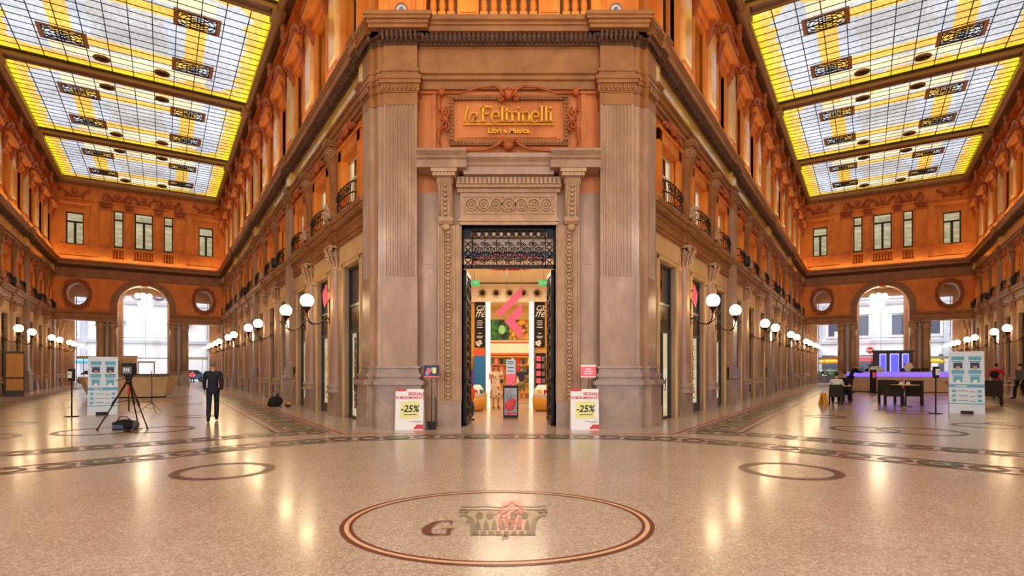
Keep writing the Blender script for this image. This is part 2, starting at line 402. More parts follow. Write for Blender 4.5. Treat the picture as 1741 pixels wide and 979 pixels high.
for F_ in (BL, BR, OUL, OUR):
    s0 = -.9 if F_ in (BL, BR) else 2
    e = LEN-.5
    mb = MB(); ribbon(mb, [F_.ps(s0, 1.08)[:2], F_.ps(e, 1.08)[:2]], .07); trim(mb, IN_RD)
    for v in (1.25, 2.22, 2.42):
        mb = MB(); ribbon(mb, [F_.ps(s0+.3+(v-1)*.5, v)[:2], F_.ps(e, v)[:2]], .05 if v != 2.42 else .09); trim(mb, IN_BR)
    chain([F_.ps(s0+1.0, 1.74)[:2], F_.ps(e, 1.74)[:2]], .27, .66, 2)
mb = MB(); ribbon(mb, [BL.ps(-.9,1.08)[:2], (-3.2,13.38), (3.05,13.38), BR.ps(-.9,1.08)[:2]], .06); trim(mb, IN_RD)
for F_, sl in ((EL,1), (ER,1)):
    for k in range(3):   # roundels along the middle of each arm
        pass
for k in range(6):
    for o_, n_, d_ in ((OL_, nL, dL), (OR_, nR, dR)):
        p = o_+n_*6.15+d_*(3+k*7.3); small_medal(p.x, p.y, .95)
        for q in (-1, 1):
            c = p+n_*(q*2.3)+d_*3.6; small_medal(c.x, c.y, .6)
# ------------------------------------------------------------------ bay protos
def flute_poly(w, d, n, marg=.06, fd=.035):
    """plan polygon of a fluted pilaster: front at y=-d, back at y=+.1"""
    pts = [(-w/2,.1)]; pts.append((-w/2,-d)); step = (w-2*marg)/n
    for i in range(n):
        a = -w/2+marg+i*step; c = step*.72; a += step*.14
        pts += [(a,-d),(a+c*.2,-d+fd*.8),(a+c*.5,-d+fd),(a+c*.8,-d+fd*.8),(a+c,-d)]
    pts += [(w/2,-d),(w/2,.1)]
    return pts
def grow(mb, w, d, levels):
    """stack of boxes: (extra, z0, z1) around a pilaster of half width w, projecting d (front y=-d)"""
    for ext, z0, z1 in levels: mb.bbox(-w-ext, w+ext, -d-ext, .1, z0, z1, .012)
BASEP = [(.10,1.12,1.16),(.15,1.16,1.27),(.10,1.27,1.3),(.045,1.3,1.37),(.085,1.37,1.46),(.035,1.46,1.53),(.02,1.53,1.6),(.06,1.6,1.66)]
def capital_band(mb, x0, x1, yf, z0=8.65):
    """necking, egg-and-dart and abacus along x"""
    w = x1-x0
    mb.box(x0, x1, yf, .1, z0, z0+.32); mb.box(x0-.03, x1+.03, yf-.03, .1, z0+.32, z0+.36)
    mb.box(x0-.04, x1+.04, yf-.05, .1, z0+.36, z0+.54)
    n = max(3, int(w/.12))
    for i in range(n):
        mb.ball((x0+(i+.5)*w/n, yf-.06, z0+.45), (.042,.045,.08), 6, 4)
    mb.box(x0-.08, x1+.08, yf-.1, .1, z0+.54, z0+.66); mb.box(x0-.11, x1+.11, yf-.13, .1, z0+.66, z0+.75)
# all pieces below: wall plane is y=+.2 (v=-.2), pedestals reach y=0 (minor) / y=-.2 (major)
def mk_major():
    t = thing('giant_pilaster', '', 'pilaster')
    mb = MB(); mb.bbox(-.6,.6,-.2,.25,0,.55,.02); mb.bbox(-.57,.57,-.17,.25,.55,1.1,.02); mb.build('pedestal', STONE_D, t)
    mb = MB(); grow(mb, .47, .05, [(e,a,b) for e,a,b in BASEP]); mb.build('base_moulding', STONE_D, t)
    mb = MB(); mb.bbox(-.43,.43,-.05,.25,1.66,4.05,.02); mb.prism([(x, y+.0) for x, y in flute_poly(.86,.05,7)], 'z', 4.05, 8.65); mb.box(-.5,.5,.05,.25,1.66,8.65); mb.build('shaft', STONE, t)
    mb = MB(); capital_band(mb, -.44, .44, -.06); mb.build('capital', MOULD, t)
    return t
def mk_minor():
    t = thing('half_column', '', 'column')
    mb = MB(); mb.bbox(-.47,.47,0,.22,0,.4,.02); mb.bbox(-.43,.43,.03,.22,.4,.78,.02); mb.build('pedestal', STONE_D, t)
    pr = [(.36,.78),(.37,.82),(.34,.86),(.29,.9),(.30,.95),(.33,.99),(.31,1.03),(.26,1.08),(.25,1.16)]
    mb = MB(); mb.lathe(pr, 0, .2, 14, pi, 2*pi); mb.build('base_moulding', STONE_D, t)
    mb = MB(); mb.lathe([(.24,1.16),(.235,2.5),(.225,3.8),(.21,4.95)], 0, .2, 14, pi, 2*pi); mb.build('shaft', STONE, t)
    mb = MB(); mb.lathe([(.21,4.95),(.25,4.98),(.22,5.02),(.23,5.3),(.3,5.5)], 0, .2, 14, pi, 2*pi)
    for row, (zz, rr, n) in enumerate(((5.08,.25,7),(5.28,.29,6),(5.44,.32,5))):
        for i in range(n):
            a = pi+pi*(i+.5)/n; x, y = rr*cos(a), .2+rr*sin(a)
            mb.ball((x,y,zz), (.06,.05,.11), 6, 5); mb.ball((x*1.15, .2+(y-.2)*1.15, zz+.09), (.05,.05,.035), 6, 4)
    for sx in (-1,1): mb.ball((sx*.31,-.08,5.55), .07, 8, 5)
    mb.box(-.36,.36,-.14,.22,5.6,5.68); mb.build('capital', CARVE, t)
    return t
def mk_console():
    """big S-shaped console between the mezzanine windows"""
    t = thing('scroll_console', '', 'console')
    prof = [(.2,6.5),(-.02,6.5),(-.1,6.6),(-.12,6.78),(-.02,6.95),(.02,7.1),(.03,7.6),(-.0,8.0),(-.07,8.35),(-.14,8.6),(-.17,8.8),(-.15,8.98),(.2,9.0)]
    mb = MB(); mb.prism(prof, 'x', -.17, .17); mb.build('body', MOULD, t)
    mb = MB()
    for sx in (-1, 1):
        mb = MB(); mb.scroll(sx*.185,-.03,8.75,.14,1.6,.024,'yz',1); mb.build('volute', CARVE, t)
        mb = MB(); mb.scroll(sx*.185,0,6.72,.13,1.6,.024,'yz',-1); mb.build('volute', CARVE, t)
    mb = MB(); mb.ball((0,-.13,6.72),(.2,.1,.14),10,6); mb.ball((0,-.12,6.98),(.12,.08,.14),8,5); mb.ball((0,-.15,6.55),(.22,.07,.06),8,4)
    for sx in (-1,1):
        mb.ball((sx*.15,-.1,6.86),(.08,.07,.1),8,5); mb.ball((sx*.2,-.08,6.66),(.06,.08,.1),8,5)
    mb.build('acanthus', CARVE, t)
    mb = MB(); mb.box(-.22,.22,-.2,.2,9.0,9.08); mb.box(-.26,.26,-.22,.2,9.08,9.2); mb.build('abacus', MOULD, t)
    return t
def carved(mb, w, h, n=14, seed=1, y=0, depth=.09):
    """carved relief cluster: cartouche, leaves and scrolls centred on x=0, z from 0 to h"""
    r = random.Random(seed)
    mb.ball((0,y-depth*.6,h*.5),(w*.13,depth*1.2,h*.42),8,6)
    for sx in (-1,1):
        mb.scroll(sx*w*.27, y-depth, h*.55, h*.3, 1.3, .032, 'xz', sx, pi/2)
        mb.scroll(sx*w*.4, y-depth*.7, h*.25, h*.2, 1.2, .028, 'xz', -sx, 0)
        for i in range(n//2):
            f_ = (i+.5)/(n/2)
            mb.ball((sx*w*.5*f_, y-depth*.5, h*(.62-.5*f_)+r.uniform(-.05,.05)), (w*.05, depth, h*.12*r.uniform(.7,1.3)), 6, 4)
def mk_mezz():
    """mezzanine window: stucco surround, white-framed sashes, iron railing comes apart"""
    t = sempty('window')
    mb = MB()
    mb.box(-1.15,-.86,.08,.25,6.46,8.62); mb.box(.86,1.15,.08,.25,6.46,8.62); mb.box(-1.15,1.15,.08,.25,8.3,8.62)
    mb.box(-1.22,1.22,.04,.25,8.62,8.7)
    for sx in (-1,1): mb.box(min(sx*.86,sx*.9),max(sx*.86,sx*.9),.2,.66,6.46,8.3)
    mb.box(-.9,.9,.2,.66,8.27,8.33)
    mb.build('surround', ORANGE, t)
    mb = MB()
    for x in (-.86,-.05,.78): mb.box(x,x+.09,.36,.42,6.46,8.3)
    mb.box(-.86,.86,.36,.42,8.2,8.3); mb.box(-.86,.86,.36,.42,7.6,7.67); mb.build('sash', WHITEF, t)
    mb = MB(); mb.box(-.82,.82,.41,.43,6.46,8.25); mb.build('pane', PANE_W, t)
    mb = MB(); mb.box(-.42,-.1,.385,.4,6.5,8.2); mb.box(.1,.42,.385,.4,6.5,8.2); mb.build('glazing', DARKG, t)
    return t
def mk_rail():
    t = thing('balcony_railing', '', 'railing')
    mb = MB()
    for z in (6.52, 6.82, 7.14): mb.tube([(-.88,.18,z),(-.85,-.02,z),(-.6,-.08,z),(0,-.1,z),(.6,-.08,z),(.85,-.02,z),(.88,.18,z)], .022, 5)
    mb.build('rail', IRON, t)
    mb = MB()
    for i in range(13):
        x = -.84+i*.14; y = -.1+.09*(abs(x)/.84)**3
        mb.tube([(x,y,6.5),(x,y-.03,6.7),(x,y,7.14)], .011, 4)
    for i in range(6): mb.ring(-.7+i*.28, 6.98, .07, .09, -.1, -.08, 12)
    mb.build('baluster_bars', IRON, t)
    return t
def mk_upper():
    t = sempty('window')
    mb = MB()
    for sx in (-1,1):
        a, b = sorted((sx*.72, sx*1.0)); mb.box(a,b,.1,.32,11.5,14.2)
        a, b = sorted((sx*.72, sx*.76)); mb.box(a,b,.2,.72,11.5,14.2)
    mb.box(-1.0,1.0,.1,.32,14.2,14.42); mb.box(-1.1,1.1,0,.32,11.35,11.5)
    mb.build('surround', ORANGE, t)
    mb = MB(); mb.box(-.72,.72,.55,.57,11.5,14.2); mb.build('pane', PANE_D, t)
    mb = MB()
    for x in (-.72,-.05,.64): mb.box(x,x+.08,.46,.54,11.5,14.2)
    mb.box(-.72,.72,.46,.54,13.4,13.5); mb.box(-.72,.72,.46,.54,14.1,14.2); mb.build('sash', WINF, t)
    return t
def mk_hood():
    t = thing('window_hood', '', 'pediment')
    mb = MB(); mb.prism([(.3,14.75),(-.2,14.75),(-.3,14.85),(-.32,14.97),(.3,15.0)], 'x', -1.2, 1.2); mb.box(-1.05,1.05,0,.3,14.42,14.75)
    mb.build('cornice', ORANGE, t)
    for sx in (-1,1):
        mb = MB(); mb.prism([(.3,13.9),(.05,13.95),(-.02,14.1),(-.12,14.5),(-.22,14.75),(.3,14.75)], 'x', sx*1.0-.1, sx*1.0+.1)
        mb.scroll(sx*1.0+.11*sx,-.05,14.6,.1,1.3,.022,'yz'); mb.build('bracket', ORANGE_D, t)
        # broken segmental arms above
        mb = MB(); pts = [(sx*1.15,-.12,15.05),(sx*1.0,-.14,15.35),(sx*.7,-.16,15.6),(sx*.4,-.18,15.68)]
        mb.tube(pts, [.1,.1,.09,.07], 6); mb.scroll(sx*.38,-.2,15.58,.12,1.3,.04,'xz',sx,pi/2); mb.build('scroll_arm', ORANGE_D, t)
    mb = MB(); carved(mb, 1.7, 1.1, 14, 3, -.05, .14)
    for v in range(len(mb.V)): x,y,z = mb.V[v]; mb.V[v] = (x,y,z+15.0)
    mb.build('cartouche', ORANGE_D, t)
    return t
def mk_upier(major=False):
    t = thing('upper_pilaster', '', 'pilaster')
    w = .5 if not major else .42
    mb = MB(); mb.box(-w-.1,w+.1,-.02,.3,11.0,11.6); mb.box(-w-.05,w+.05,.03,.3,11.6,11.75); mb.build('base', ORANGE, t)
    mb = MB(); mb.box(-w,w,.06,.3,11.75,14.9)
    if major: mb.prism([(x, y+.06) for x, y in flute_poly(2*w-.04,.06,5)], 'z', 11.85, 14.8)
    else: mb.box(-w+.1,w-.1,.03,.3,11.95,14.7)
    mb.build('shaft', CREAM if major else ORANGE_L, t)
    mb = MB(); mb.box(-w-.06,w+.06,0,.3,14.9,15.0); carved(mb, 2*w+.3, .7, 10, 5, .05, .1)
    n0 = 8
    for i in range(n0, len(mb.V)): x,y,z = mb.V[i]; mb.V[i] = (x,y,z+15.0)
    mb.box(-w-.12,w+.12,-.12,.3,15.7,15.9); mb.build('capital', ORANGE_D, t)
    for sx in (-1,1):
        mb = MB(); mb.tube([(sx*(w+.05),-.05,16.5),(sx*.3,-.2,16.2),(0,-.22,16.05)], [.06,.08,.1], 6)
        mb.build('garland', ORANGE_D, t); mb = MB(); mb.tube([(sx*(w+.1),-.05,15.0),(sx*(w+.12),-.07,14.6),(sx*(w+.1),-.05,14.3)], [.08,.06,.03], 6)
        mb.build('garland', ORANGE_D, t); mb = MB()
    mb.ball((0,-.18,16.35),(.2,.16,.32),8,6); mb.ball((0,-.22,16.75),(.14,.14,.22),8,6); mb.build('carved_mask', ORANGE_D, t)
    return t
def mk_festoon():
    t = thing('carved_festoon', '', 'ornament'); mb = MB(); carved(mb, 1.9, .42, 16, 9, .05, .08)
    for i in range(len(mb.V)): x,y,z = mb.V[i]; mb.V[i] = (x,y,z+8.74)
    mb.build('relief', ORANGE_D, t); return t
def mk_sillorn():
    t = thing('sill_ornament', '', 'ornament'); mb = MB(); carved(mb, .9, .42, 8, 11, .02, .1)
    for i in range(len(mb.V)): x,y,z = mb.V[i]; mb.V[i] = (x,y,z+10.9)
    mb.build('relief', ORANGE_D, t); mb = MB(); mb.box(-.5,.5,-.12,.1,10.9,10.96); mb.build('block', ORANGE, t); return t
def mk_lamp():
    """iron scroll bracket on the half column carrying one opal globe"""
    t = thing('globe_wall_lamp', '', 'lamp')
    mb = MB()
    pts = [(0,-.02,3.22),(0,-.12,3.3),(0,-.22,3.22),(0,-.36,3.1),(0,-.55,3.06),(0,-.68,3.14),(0,-.75,3.3),(0,-.76,3.45)]
    mb.tube(pts, .022, 6); mb.scroll(0,-.12,3.2,.13,1.7,.016,'yz',1,pi/2); mb.scroll(0,-.88,3.42,.1,1.5,.014,'yz',1,pi)
    mb.tube([(0,-.6,3.05),(0,-.8,3.2),(0,-.96,3.4)], .014, 5); mb.scroll(0,-.12,3.85,.1,1.5,.012,'yz',-1,-pi/2)
    mb.tube([(0,-.02,3.0),(0,-.04,3.4),(0,-.03,3.95)], .02, 5); mb.build('bracket', BRONZE, t)
    mb = MB(); mb.lathe([(.03,3.42),(.05,3.5),(.12,3.58),(.13,3.63),(.1,3.65)], 0, -.76, 12); mb.build('socket', BRONZE, t)
    mb = MB(); mb.ball((0,-.76,3.83), .215, 20, 12); mb.build('globe', GLOBE, t)
    return t
def bay_wall():
    """structural wall of one bay with its openings; x 0..BAY, wall plane y=.2"""
    mb = MB()
    cells = [PITCH*.5, PITCH*1.5, PITCH*2.5]
    def solid(z0, z1, hw, y=.2):
        xs = [0]
        for c in cells: xs += [c-hw, c+hw]
        xs.append(BAY)
        for i in range(0, len(xs), 2): mb.box(xs[i], xs[i+1], y, 1.3, z0, z1)
    solid(0, 4.85, .87); mb.box(0, BAY, .2, 1.3, 4.85, 5.63)
    return mb
def mk_baywall(name):
    mb = MB(); cells = [PITCH*.5, PITCH*1.5, PITCH*2.5]
    def solid(z0, z1, hw, y0=.2, y1=1.3):
        xs = [0]
        for c in cells: xs += [c-hw, c+hw]
        xs.append(BAY)
        for i in range(0, len(xs), 2): mb.box(xs[i], xs[i+1], y0, y1, z0, z1)
    mb.mi = 0; solid(0, 4.85, .87)
    mb.mi = 1; mb.box(0, BAY, .2, 1.3, 4.85, 5.63)
    for c in cells:   # raised cream panel over each shop opening with a thin frame
        mb.box(c-1.25, c+1.25, .16, .2, 5.0, 5.55)
        for a, b in ((c-.99,c-.87),(c+.87,c+.99)): mb.box(a, b, .14, .2, 0, 4.97)
        mb.box(c-.99, c+.99, .14, .2, 4.85, 4.97)
    mb.mi = 2; mb.box(0, BAY, .2, 1.3, 5.63, 6.45); solid(6.45, 8.3, .88); mb.box(0, BAY, .2, 1.3, 8.3, 9.4)
    mb.box(0, BAY, .25, 1.3, 9.4, 11.5)
    solid(11.5, 14.2, .74, .3); mb.box(0, BAY, .3, 1.3, 14.2, 17.9)
    mb.box(0, BAY, -.02, .3, 10.9, 11.35)
    mb.box(0, BAY, .0, .3, 16.9, 17.2); mb.box(0, BAY, .15, .3, 15.95, 16.05)
    return struct(mb.build(name, [STONE, CREAM, ORANGE]))
def mould_run(mb, x0, x1, prof, dv=0): mb.prism([(y-dv, z) for y, z in prof], 'x', x0, x1)
LEDGE = [(.25,5.63),(.1,5.63),(.1,5.7),(.14,5.71),(.14,5.76),(.1,5.77),(.1,5.98),(.05,5.99),(.05,6.05),(.09,6.06),(.09,6.14),(-.04,6.15),(-.04,6.2),(-.08,6.21),(-.08,6.27),(-.04,6.28),(-.04,6.3),(-.12,6.32),(-.14,6.42),(-.11,6.46),(.25,6.46)]
ARCHI = [(.3,9.02),(.12,9.02),(.12,9.14),(.06,9.16),(.06,9.3),(0,9.32),(-.03,9.42),(.3,9.44)]
FRIEZE = [(.3,9.44),(.08,9.44),(.08,10.24),(.3,10.24)]
ARCH2 = [(.3,9.44),(.06,9.44),(.05,9.54),(.0,9.56),(-.04,9.62),(.08,9.64),(.3,9.64)]
CORON = [(.3,10.52),(-.2,10.52),(-.21,10.6),(-.21,10.7),(-.25,10.76),(-.25,10.8),(-.29,10.84),(-.29,10.9),(.3,10.92)]
UNDER = [(.3,10.24),(.06,10.24),(.04,10.32),(-.02,10.5),(-.02,10.52),(.3,10.52)]
def modillions(mb, x0, x1, dv=0, step=.17, out=.16):
    n = max(1, int(round((x1-x0)/step)))
    for i in range(n):
        c = x0+(i+.5)*(x1-x0)/n
        mb.prism([(.05-dv,10.3),(-.02-dv,10.3),(-.08-dv,10.36),(-out-dv,10.44),(-out-dv,10.53),(.05-dv,10.53)], 'x', c-.05, c+.05)
        mb.ball((c, -.07-dv, 10.36), (.045,.07,.06), 5, 4)
def mk_trims(bay=True):
    """per-bay cornices: list of (mesh, material) pieces"""
    out = []
    mb = MB(); mould_run(mb, 0, BAY, LEDGE)
    for c in (PITCH, 2*PITCH): mould_run(mb, c-.34, c+.34, LEDGE, .07)
    out.append((mb, MOULD))
    mb = MB(); mould_run(mb, 0, BAY, ARCHI); mould_run(mb, 0, BAY, ARCH2)
    for a, b in ((0,.5),(BAY-.5,BAY)): mould_run(mb, a, b, ARCH2, .1)
    out.append((mb, MOULD))
    mb = MB(); mould_run(mb, 0, BAY, FRIEZE)
    for a, b in ((0,.44),(BAY-.44,BAY)): mould_run(mb, a, b, FRIEZE, .1)
    out.append((mb, GOLD))
    mb = MB(); mould_run(mb, 0, BAY, UNDER); modillions(mb, .5, BAY-.5)
    for a, b in ((0,.5),(BAY-.5,BAY)): mould_run(mb, a, b, UNDER, .08); modillions(mb, a, b, .08)
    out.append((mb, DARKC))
    mb = MB(); mould_run(mb, 0, BAY, CORON)
    for a, b in ((0,.56),(BAY-.56,BAY)): mould_run(mb, a, b, CORON, .08)
    out.append((mb, MOULD))
    return out
# --- shopfront variants
def mk_shop(kind):
    t = sempty('window')
    mb = MB(); W = .87
    for a, b in ((-W,-W+.09),(W-.09,W)): mb.box(a,b,.34,.44,0,4.85)
    mb.box(-W,W,.34,.44,4.76,4.85); mb.box(-W,W,.33,.45,2.72,2.84); mb.box(-W,W,.33,.45,3.55,3.64)
    mb.box(-W,W,.34,.44,0,.32 if kind else .08)
    if kind == 0: mb.box(-.05,.05,.34,.44,.08,2.72); mb.tube([(-.12,.3,.9),(-.12,.28,1.3)], .015); mb.tube([(.12,.3,.9),(.12,.28,1.3)], .015)
    mb.build('shop_frame', DOORF, t)
    mb = MB(); mb.box(-W+.09,W-.09,.37,.41,2.84,3.55); mb.build('fascia', BRONZE, t)
    mb = MB()
    for i in range(6): mb.box(-.5+i*.17,-.42+i*.17,.35,.37,3.12,3.3)
    mb.box(-.6,.6,.355,.37,3.02,3.04); mb.box(-.6,.6,.355,.37,3.38,3.4); mb.build('gilt_band', BRASS, t)
    mb = MB(); mb.box(-W+.09,W-.09,.39,.4,3.64,4.76); mb.build('upper_pane', DARKG, t)
    mb = MB(); mb.box(-W+.09,W-.09,.385,.39,.08,2.72); mb.build('pane', GLASS, t)
    mb = MB(); mb.box(-W+.02,W-.02,.62,.66,.0,2.8); mb.build('display_back', SHOP_W, t)
    mb = MB(); mb.box(-W,-W+.03,.44,.66,0,2.8); mb.box(W-.03,W,.44,.66,0,2.8); mb.box(-W,W,.44,.66,2.76,2.8); mb.box(-W,W,.44,.66,0,.05); mb.build('display_lining', SHOP_W, t)  # back and lining glow themselves in place of lamps inside the shop
    mb = MB()
    if kind == 0:
        mb.box(-.8,-.35,.5,.53,.3,2.6); mb.build('display_banner', BLACK, t)
        mb = MB(); r = random.Random(3)
        for i in range(14): mb.ball((-.58+r.uniform(-.15,.15),.49,.5+i*.15),(.05,.01,.04),6,4)
        mb.build('banner_print', WHITEF, t)
    elif kind == 1:
        r = random.Random(5)
        for i in range(6):
            z = .5+i*.36
            mb.box(-.7,.7,.48,.6,z-.03,z)
            for j in range(5):
                if r.random() < .8: mb.box(-.6+j*.26,-.45+j*.26,.5,.6,z,z+r.uniform(.12,.26))
        mb.build('display_shelf', BRASS, t)
    else:
        mb.box(-.62,.1,.55,.58,.35,2.5); mb.build('display_banner', RED, t)
        mb = MB(); mb.box(-.5,-.02,.53,.55,1.7,2.2); mb.box(-.5,-.02,.53,.55,1.0,1.1); mb.build('banner_print', WHITEF, t)
    return t
WN = [0]; DN = [0]
def nextwin(o, kind='window'):
    WN[0] += 1; o.name = 'window_%d' % WN[0]; return o
protos = dict(major=mk_major(), minor=mk_minor(), console=mk_console(), mezz=mk_mezz(), rail=mk_rail(), upper=mk_upper(), hood=mk_hood(),
              upier=mk_upier(), upierM=mk_upier(True), fest=mk_festoon(), sill=mk_sillorn(), lamp=mk_lamp(), shop0=mk_shop(0), shop1=mk_shop(1), shop2=mk_shop(2))
used = set()
def inst(key):
    if key in used: return dup(protos[key])
    used.add(key); return protos[key]
def put(key, F_, s, label=None, cat=None, group=None, v=0, name=None):
    o = inst(key); F_.put(o, s, v)
    if label: tag(o, label, cat, group)
    return o
trimproto = mk_trims(); trimobj = []
wallproto = {}
from itertools import count
first_trim = True; tmesh = []
for mb, m in trimproto:
    TR[0] += 1; tmesh.append(struct(mb.build('trim_%d' % TR[0], m)))
firstt = [True]
pier_words = {}
for wname, F_, wtxt, frm in WALLS:
    outer = 'outer' in wname
    proto = mk_baywall('wall_'+wname)
    nc = [0]*12
    for k in range(4):
        s0 = S0+k*BAY
        w = proto if k == 0 else dup(proto)
        mid = s0+BAY/2
        loc = F_.ps(mid); ex = F_.ex
        base = (loc[0]-ex.x*BAY/2, loc[1]-ex.y*BAY/2, 0)
        w.location = base; w.rotation_euler = (0,0,F_.a)
        for tm in tmesh:
            o = tm if firstt[0] else dup(tm)
            if not firstt[0]: TR[0] += 1; o.name = 'trim_%d' % TR[0]
            o.location = base; o.rotation_euler = (0,0,F_.a)
        firstt[0] = False
        G = lambda kind: '%s of the %s' % (kind, wtxt)
        for j in range(3):
            c = s0+PITCH*(j+.5); n = k*3+j
            o = nextwin(put('shop%d' % ((j) if not outer else (j+1)%3), F_, c))
            o = nextwin(put('mezz', F_, c)); o = nextwin(put('upper', F_, c))
            L = '%s along the %s counted from the %s' % (ORD[n], wtxt, frm)
            put('rail', F_, c, 'black iron balcony railing, %s mezzanine window, %s' % (ORD[n], wtxt), 'railing', G('mezzanine railings'))
            put('hood', F_, c, 'scrolled ochre hood over the %s top-storey window, %s' % (ORD[n], wtxt), 'pediment', G('top storey window hoods'))
            put('fest', F_, c, 'carved festoon above the %s mezzanine window, %s' % (ORD[n], wtxt), 'ornament', G('carved festoons'))
            put('sill', F_, c, 'small carved ornament under the %s top-storey window, %s' % (ORD[n], wtxt), 'ornament', G('sill ornaments'))
            if j < 2:
                m_ = s0+PITCH*(j+1); n2 = k*2+j
                put('minor', F_, m_, 'stone half column, %s from the %s, %s' % (ORD[n2], frm, wtxt), 'column', G('half columns'))
                put('console', F_, m_, 'tall scrolled console above the %s half column, %s' % (ORD[n2], wtxt), 'console', G('scroll consoles'))
                put('lamp', F_, m_, 'glowing globe lamp at the %s half column, %s' % (ORD[n2], wtxt), 'lamp', G('globe wall lamps'))
                put('upier', F_, m_, 'broad ochre pilaster right after the %s top-storey window, %s' % (ORD[n], wtxt), 'pilaster', G('top storey pilasters'))
        if k < 3 :
            put('major', F_, s0+BAY, 'giant fluted pilaster, %s from the %s, %s' % (ORD[k], frm, wtxt), 'pilaster', G('giant pilasters'))
            put('upierM', F_, s0+BAY, 'pale fluted top-storey pilaster over the %s giant pilaster, %s' % (ORD[k], wtxt), 'pilaster', G('fluted top storey pilasters'))
    for j, s_ in enumerate((46.3, 49.0)):
        put('minor', F_, s_, 'stone half column, %s from the %s, %s' % (ORD[8+j], frm, wtxt), 'column', 'half columns of the %s' % wtxt)
        put('lamp', F_, s_, 'glowing globe lamp at the %s half column, %s' % (ORD[8+j], wtxt), 'lamp', 'globe wall lamps of the %s' % wtxt)
    if outer:
        put('major', F_, S0, 'giant fluted stone pilaster at the crossing end of the %s' % wtxt, 'pilaster')
# ------------------------------------------------------------------ corner block of the shop
def mirror(mb):
    o = MB(); o.V = [(-x,y,z) for x,y,z in mb.V]; o.F = mb.F; o.M = mb.M; o.S = mb.S; return o
def corner_pier(side):
    F_ = BL if side < 0 else BR
    txt = 'left' if side < 0 else 'right'
    t = thing('corner_pier', 'massive fluted corner pier of the bookshop front, %s of the doorway' % txt, 'pier', (X0, 14.7, 0), 0)
    def obl(mb, s0, s1, v, z0, z1, back=.8):
        P = [F_.ps(s0, v), F_.ps(s1, v), F_.ps(s1, v-back), F_.ps(s0, v-back)]
        mb.prism([(p[0]-X0, p[1]-14.7) for p in P], 'z', z0, z1)
    def lay(mb, e, z0, z1, core=True):
        """one course: front box, oblique box, chamfered core"""
        a, b = (2.44-e, 3.36+e)
        if side < 0: a, b = -b, -a
        mb.box(a, b, -.08-e, .9, z0, z1)
        obl(mb, .12-e*.4, .78+e*(1 if z0 < 9 else .1), .05+e*(1 if z0 < 9 else .55), z0, z1)
        if core:
            q = [(side*(3.3), .9), (side*3.3, -.0-e*.6), (side*(3.52+e*.35), -.0-e*.6)]
            p1 = F_.ps(.25, -.03+e*.6); p2 = F_.ps(.25, -.7)
            q += [(p1[0]-X0, p1[1]-14.7), (p2[0]-X0, p2[1]-14.7)]
            mb.prism(q, 'z', z0, z1)
    mb = MB(); lay(mb, .13, 0, .55); lay(mb, .11, .55, 1.12); mb.build('pedestal', STONE_D, t)
    mb = MB()
    for e, a, b in BASEP: lay(mb, e*1.3, a, b)
    mb.build('base_moulding', STONE_D, t)
    mb = MB(); lay(mb, 0, 1.66, 4.05); lay(mb, -.03, 4.05, 8.65)
    fp = flute_poly(.9, .08, 8); mb.prism([(x+side*2.9, y) for x, y in fp], 'z', 4.05, 8.65)
    c, s = cos(F_.a), sin(F_.a); q = F_.ps(.45, 0); fo = flute_poly(.62, .05, 6)
    mb.prism([(x*c-y*s+q[0]-X0, x*s+y*c+q[1]-14.7) for x, y in fo], 'z', 4.05, 8.65)
    mb.build('shaft', STONE, t)
    mb = MB()
    for e, a, b in ((.0,8.65,8.97),(.03,8.97,9.01),(.05,9.01,9.19),(.09,9.19,9.3),(.12,9.3,9.4)): lay(mb, e, a, b)
    for i in range(8): mb.ball((side*(2.49+i*.117), -.14, 9.1), (.045,.045,.08), 6, 4)
    for i in range(6): p = F_.ps(.16+i*.115, .11); mb.ball((p[0]-X0, p[1]-14.7, 9.1), (.045,.045,.08), 6, 4)
    mb.build('capital', MOULD, t)
    mb = MB(); lay(mb, .03, 9.4, 9.52); lay(mb, .06, 9.52, 9.6); lay(mb, -.01, 9.6, 10.24); mb.build('entablature_block', MOULD, t)
    mb = MB(); lay(mb, .02, 10.24, 10.3); lay(mb, .1, 10.42, 10.52); lay(mb, .04, 10.3, 10.42)
    for i in range(8):
        x = side*(2.47+i*.124); mb.prism([(-.05,10.26),(-.14,10.28),(-.24,10.38),(-.28,10.52),(-.05,10.52)], 'x', x-.035, x+.035); mb.ball((x,-.17,10.36),(.045,.09,.08),6,4)
        p = F_.ps(.0+i*.12, .13); mb.ball((p[0]-X0, p[1]-14.7, 10.4), (.06,.06,.1), 6, 4)
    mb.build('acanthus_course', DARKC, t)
    mb = MB()
    for e, a, b in ((.32,10.52,10.62),(.35,10.62,10.72),(.4,10.72,10.8),(.43,10.8,10.9)): lay(mb, e, a, b)
    mb.build('cornice_block', MOULD, t)
    return t
corner_pier(-1); corner_pier(1)
# front facade wall: local y=0 at 14.7 ; wall plane y=.3 ; door surround y=.2
def fbox(mb, x0, x1, y0, y1, z0, z1): mb.box(x0, x1, y0, y1, z0, z1)
DW = 1.29; DH = 5.49
wf = MB()
wf.mi = 0
for s in (-1,1): a, b = sorted((s*DW, s*3.45)); wf.box(a, b, .32, 1.0, 0, 6.42)
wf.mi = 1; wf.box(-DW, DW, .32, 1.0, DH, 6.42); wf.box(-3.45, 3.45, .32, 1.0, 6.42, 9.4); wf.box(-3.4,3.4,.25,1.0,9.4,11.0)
o = wf.build('wall_front', [STONE, ORANGE_DIM], None, (X0,14.7,0)); struct(o)
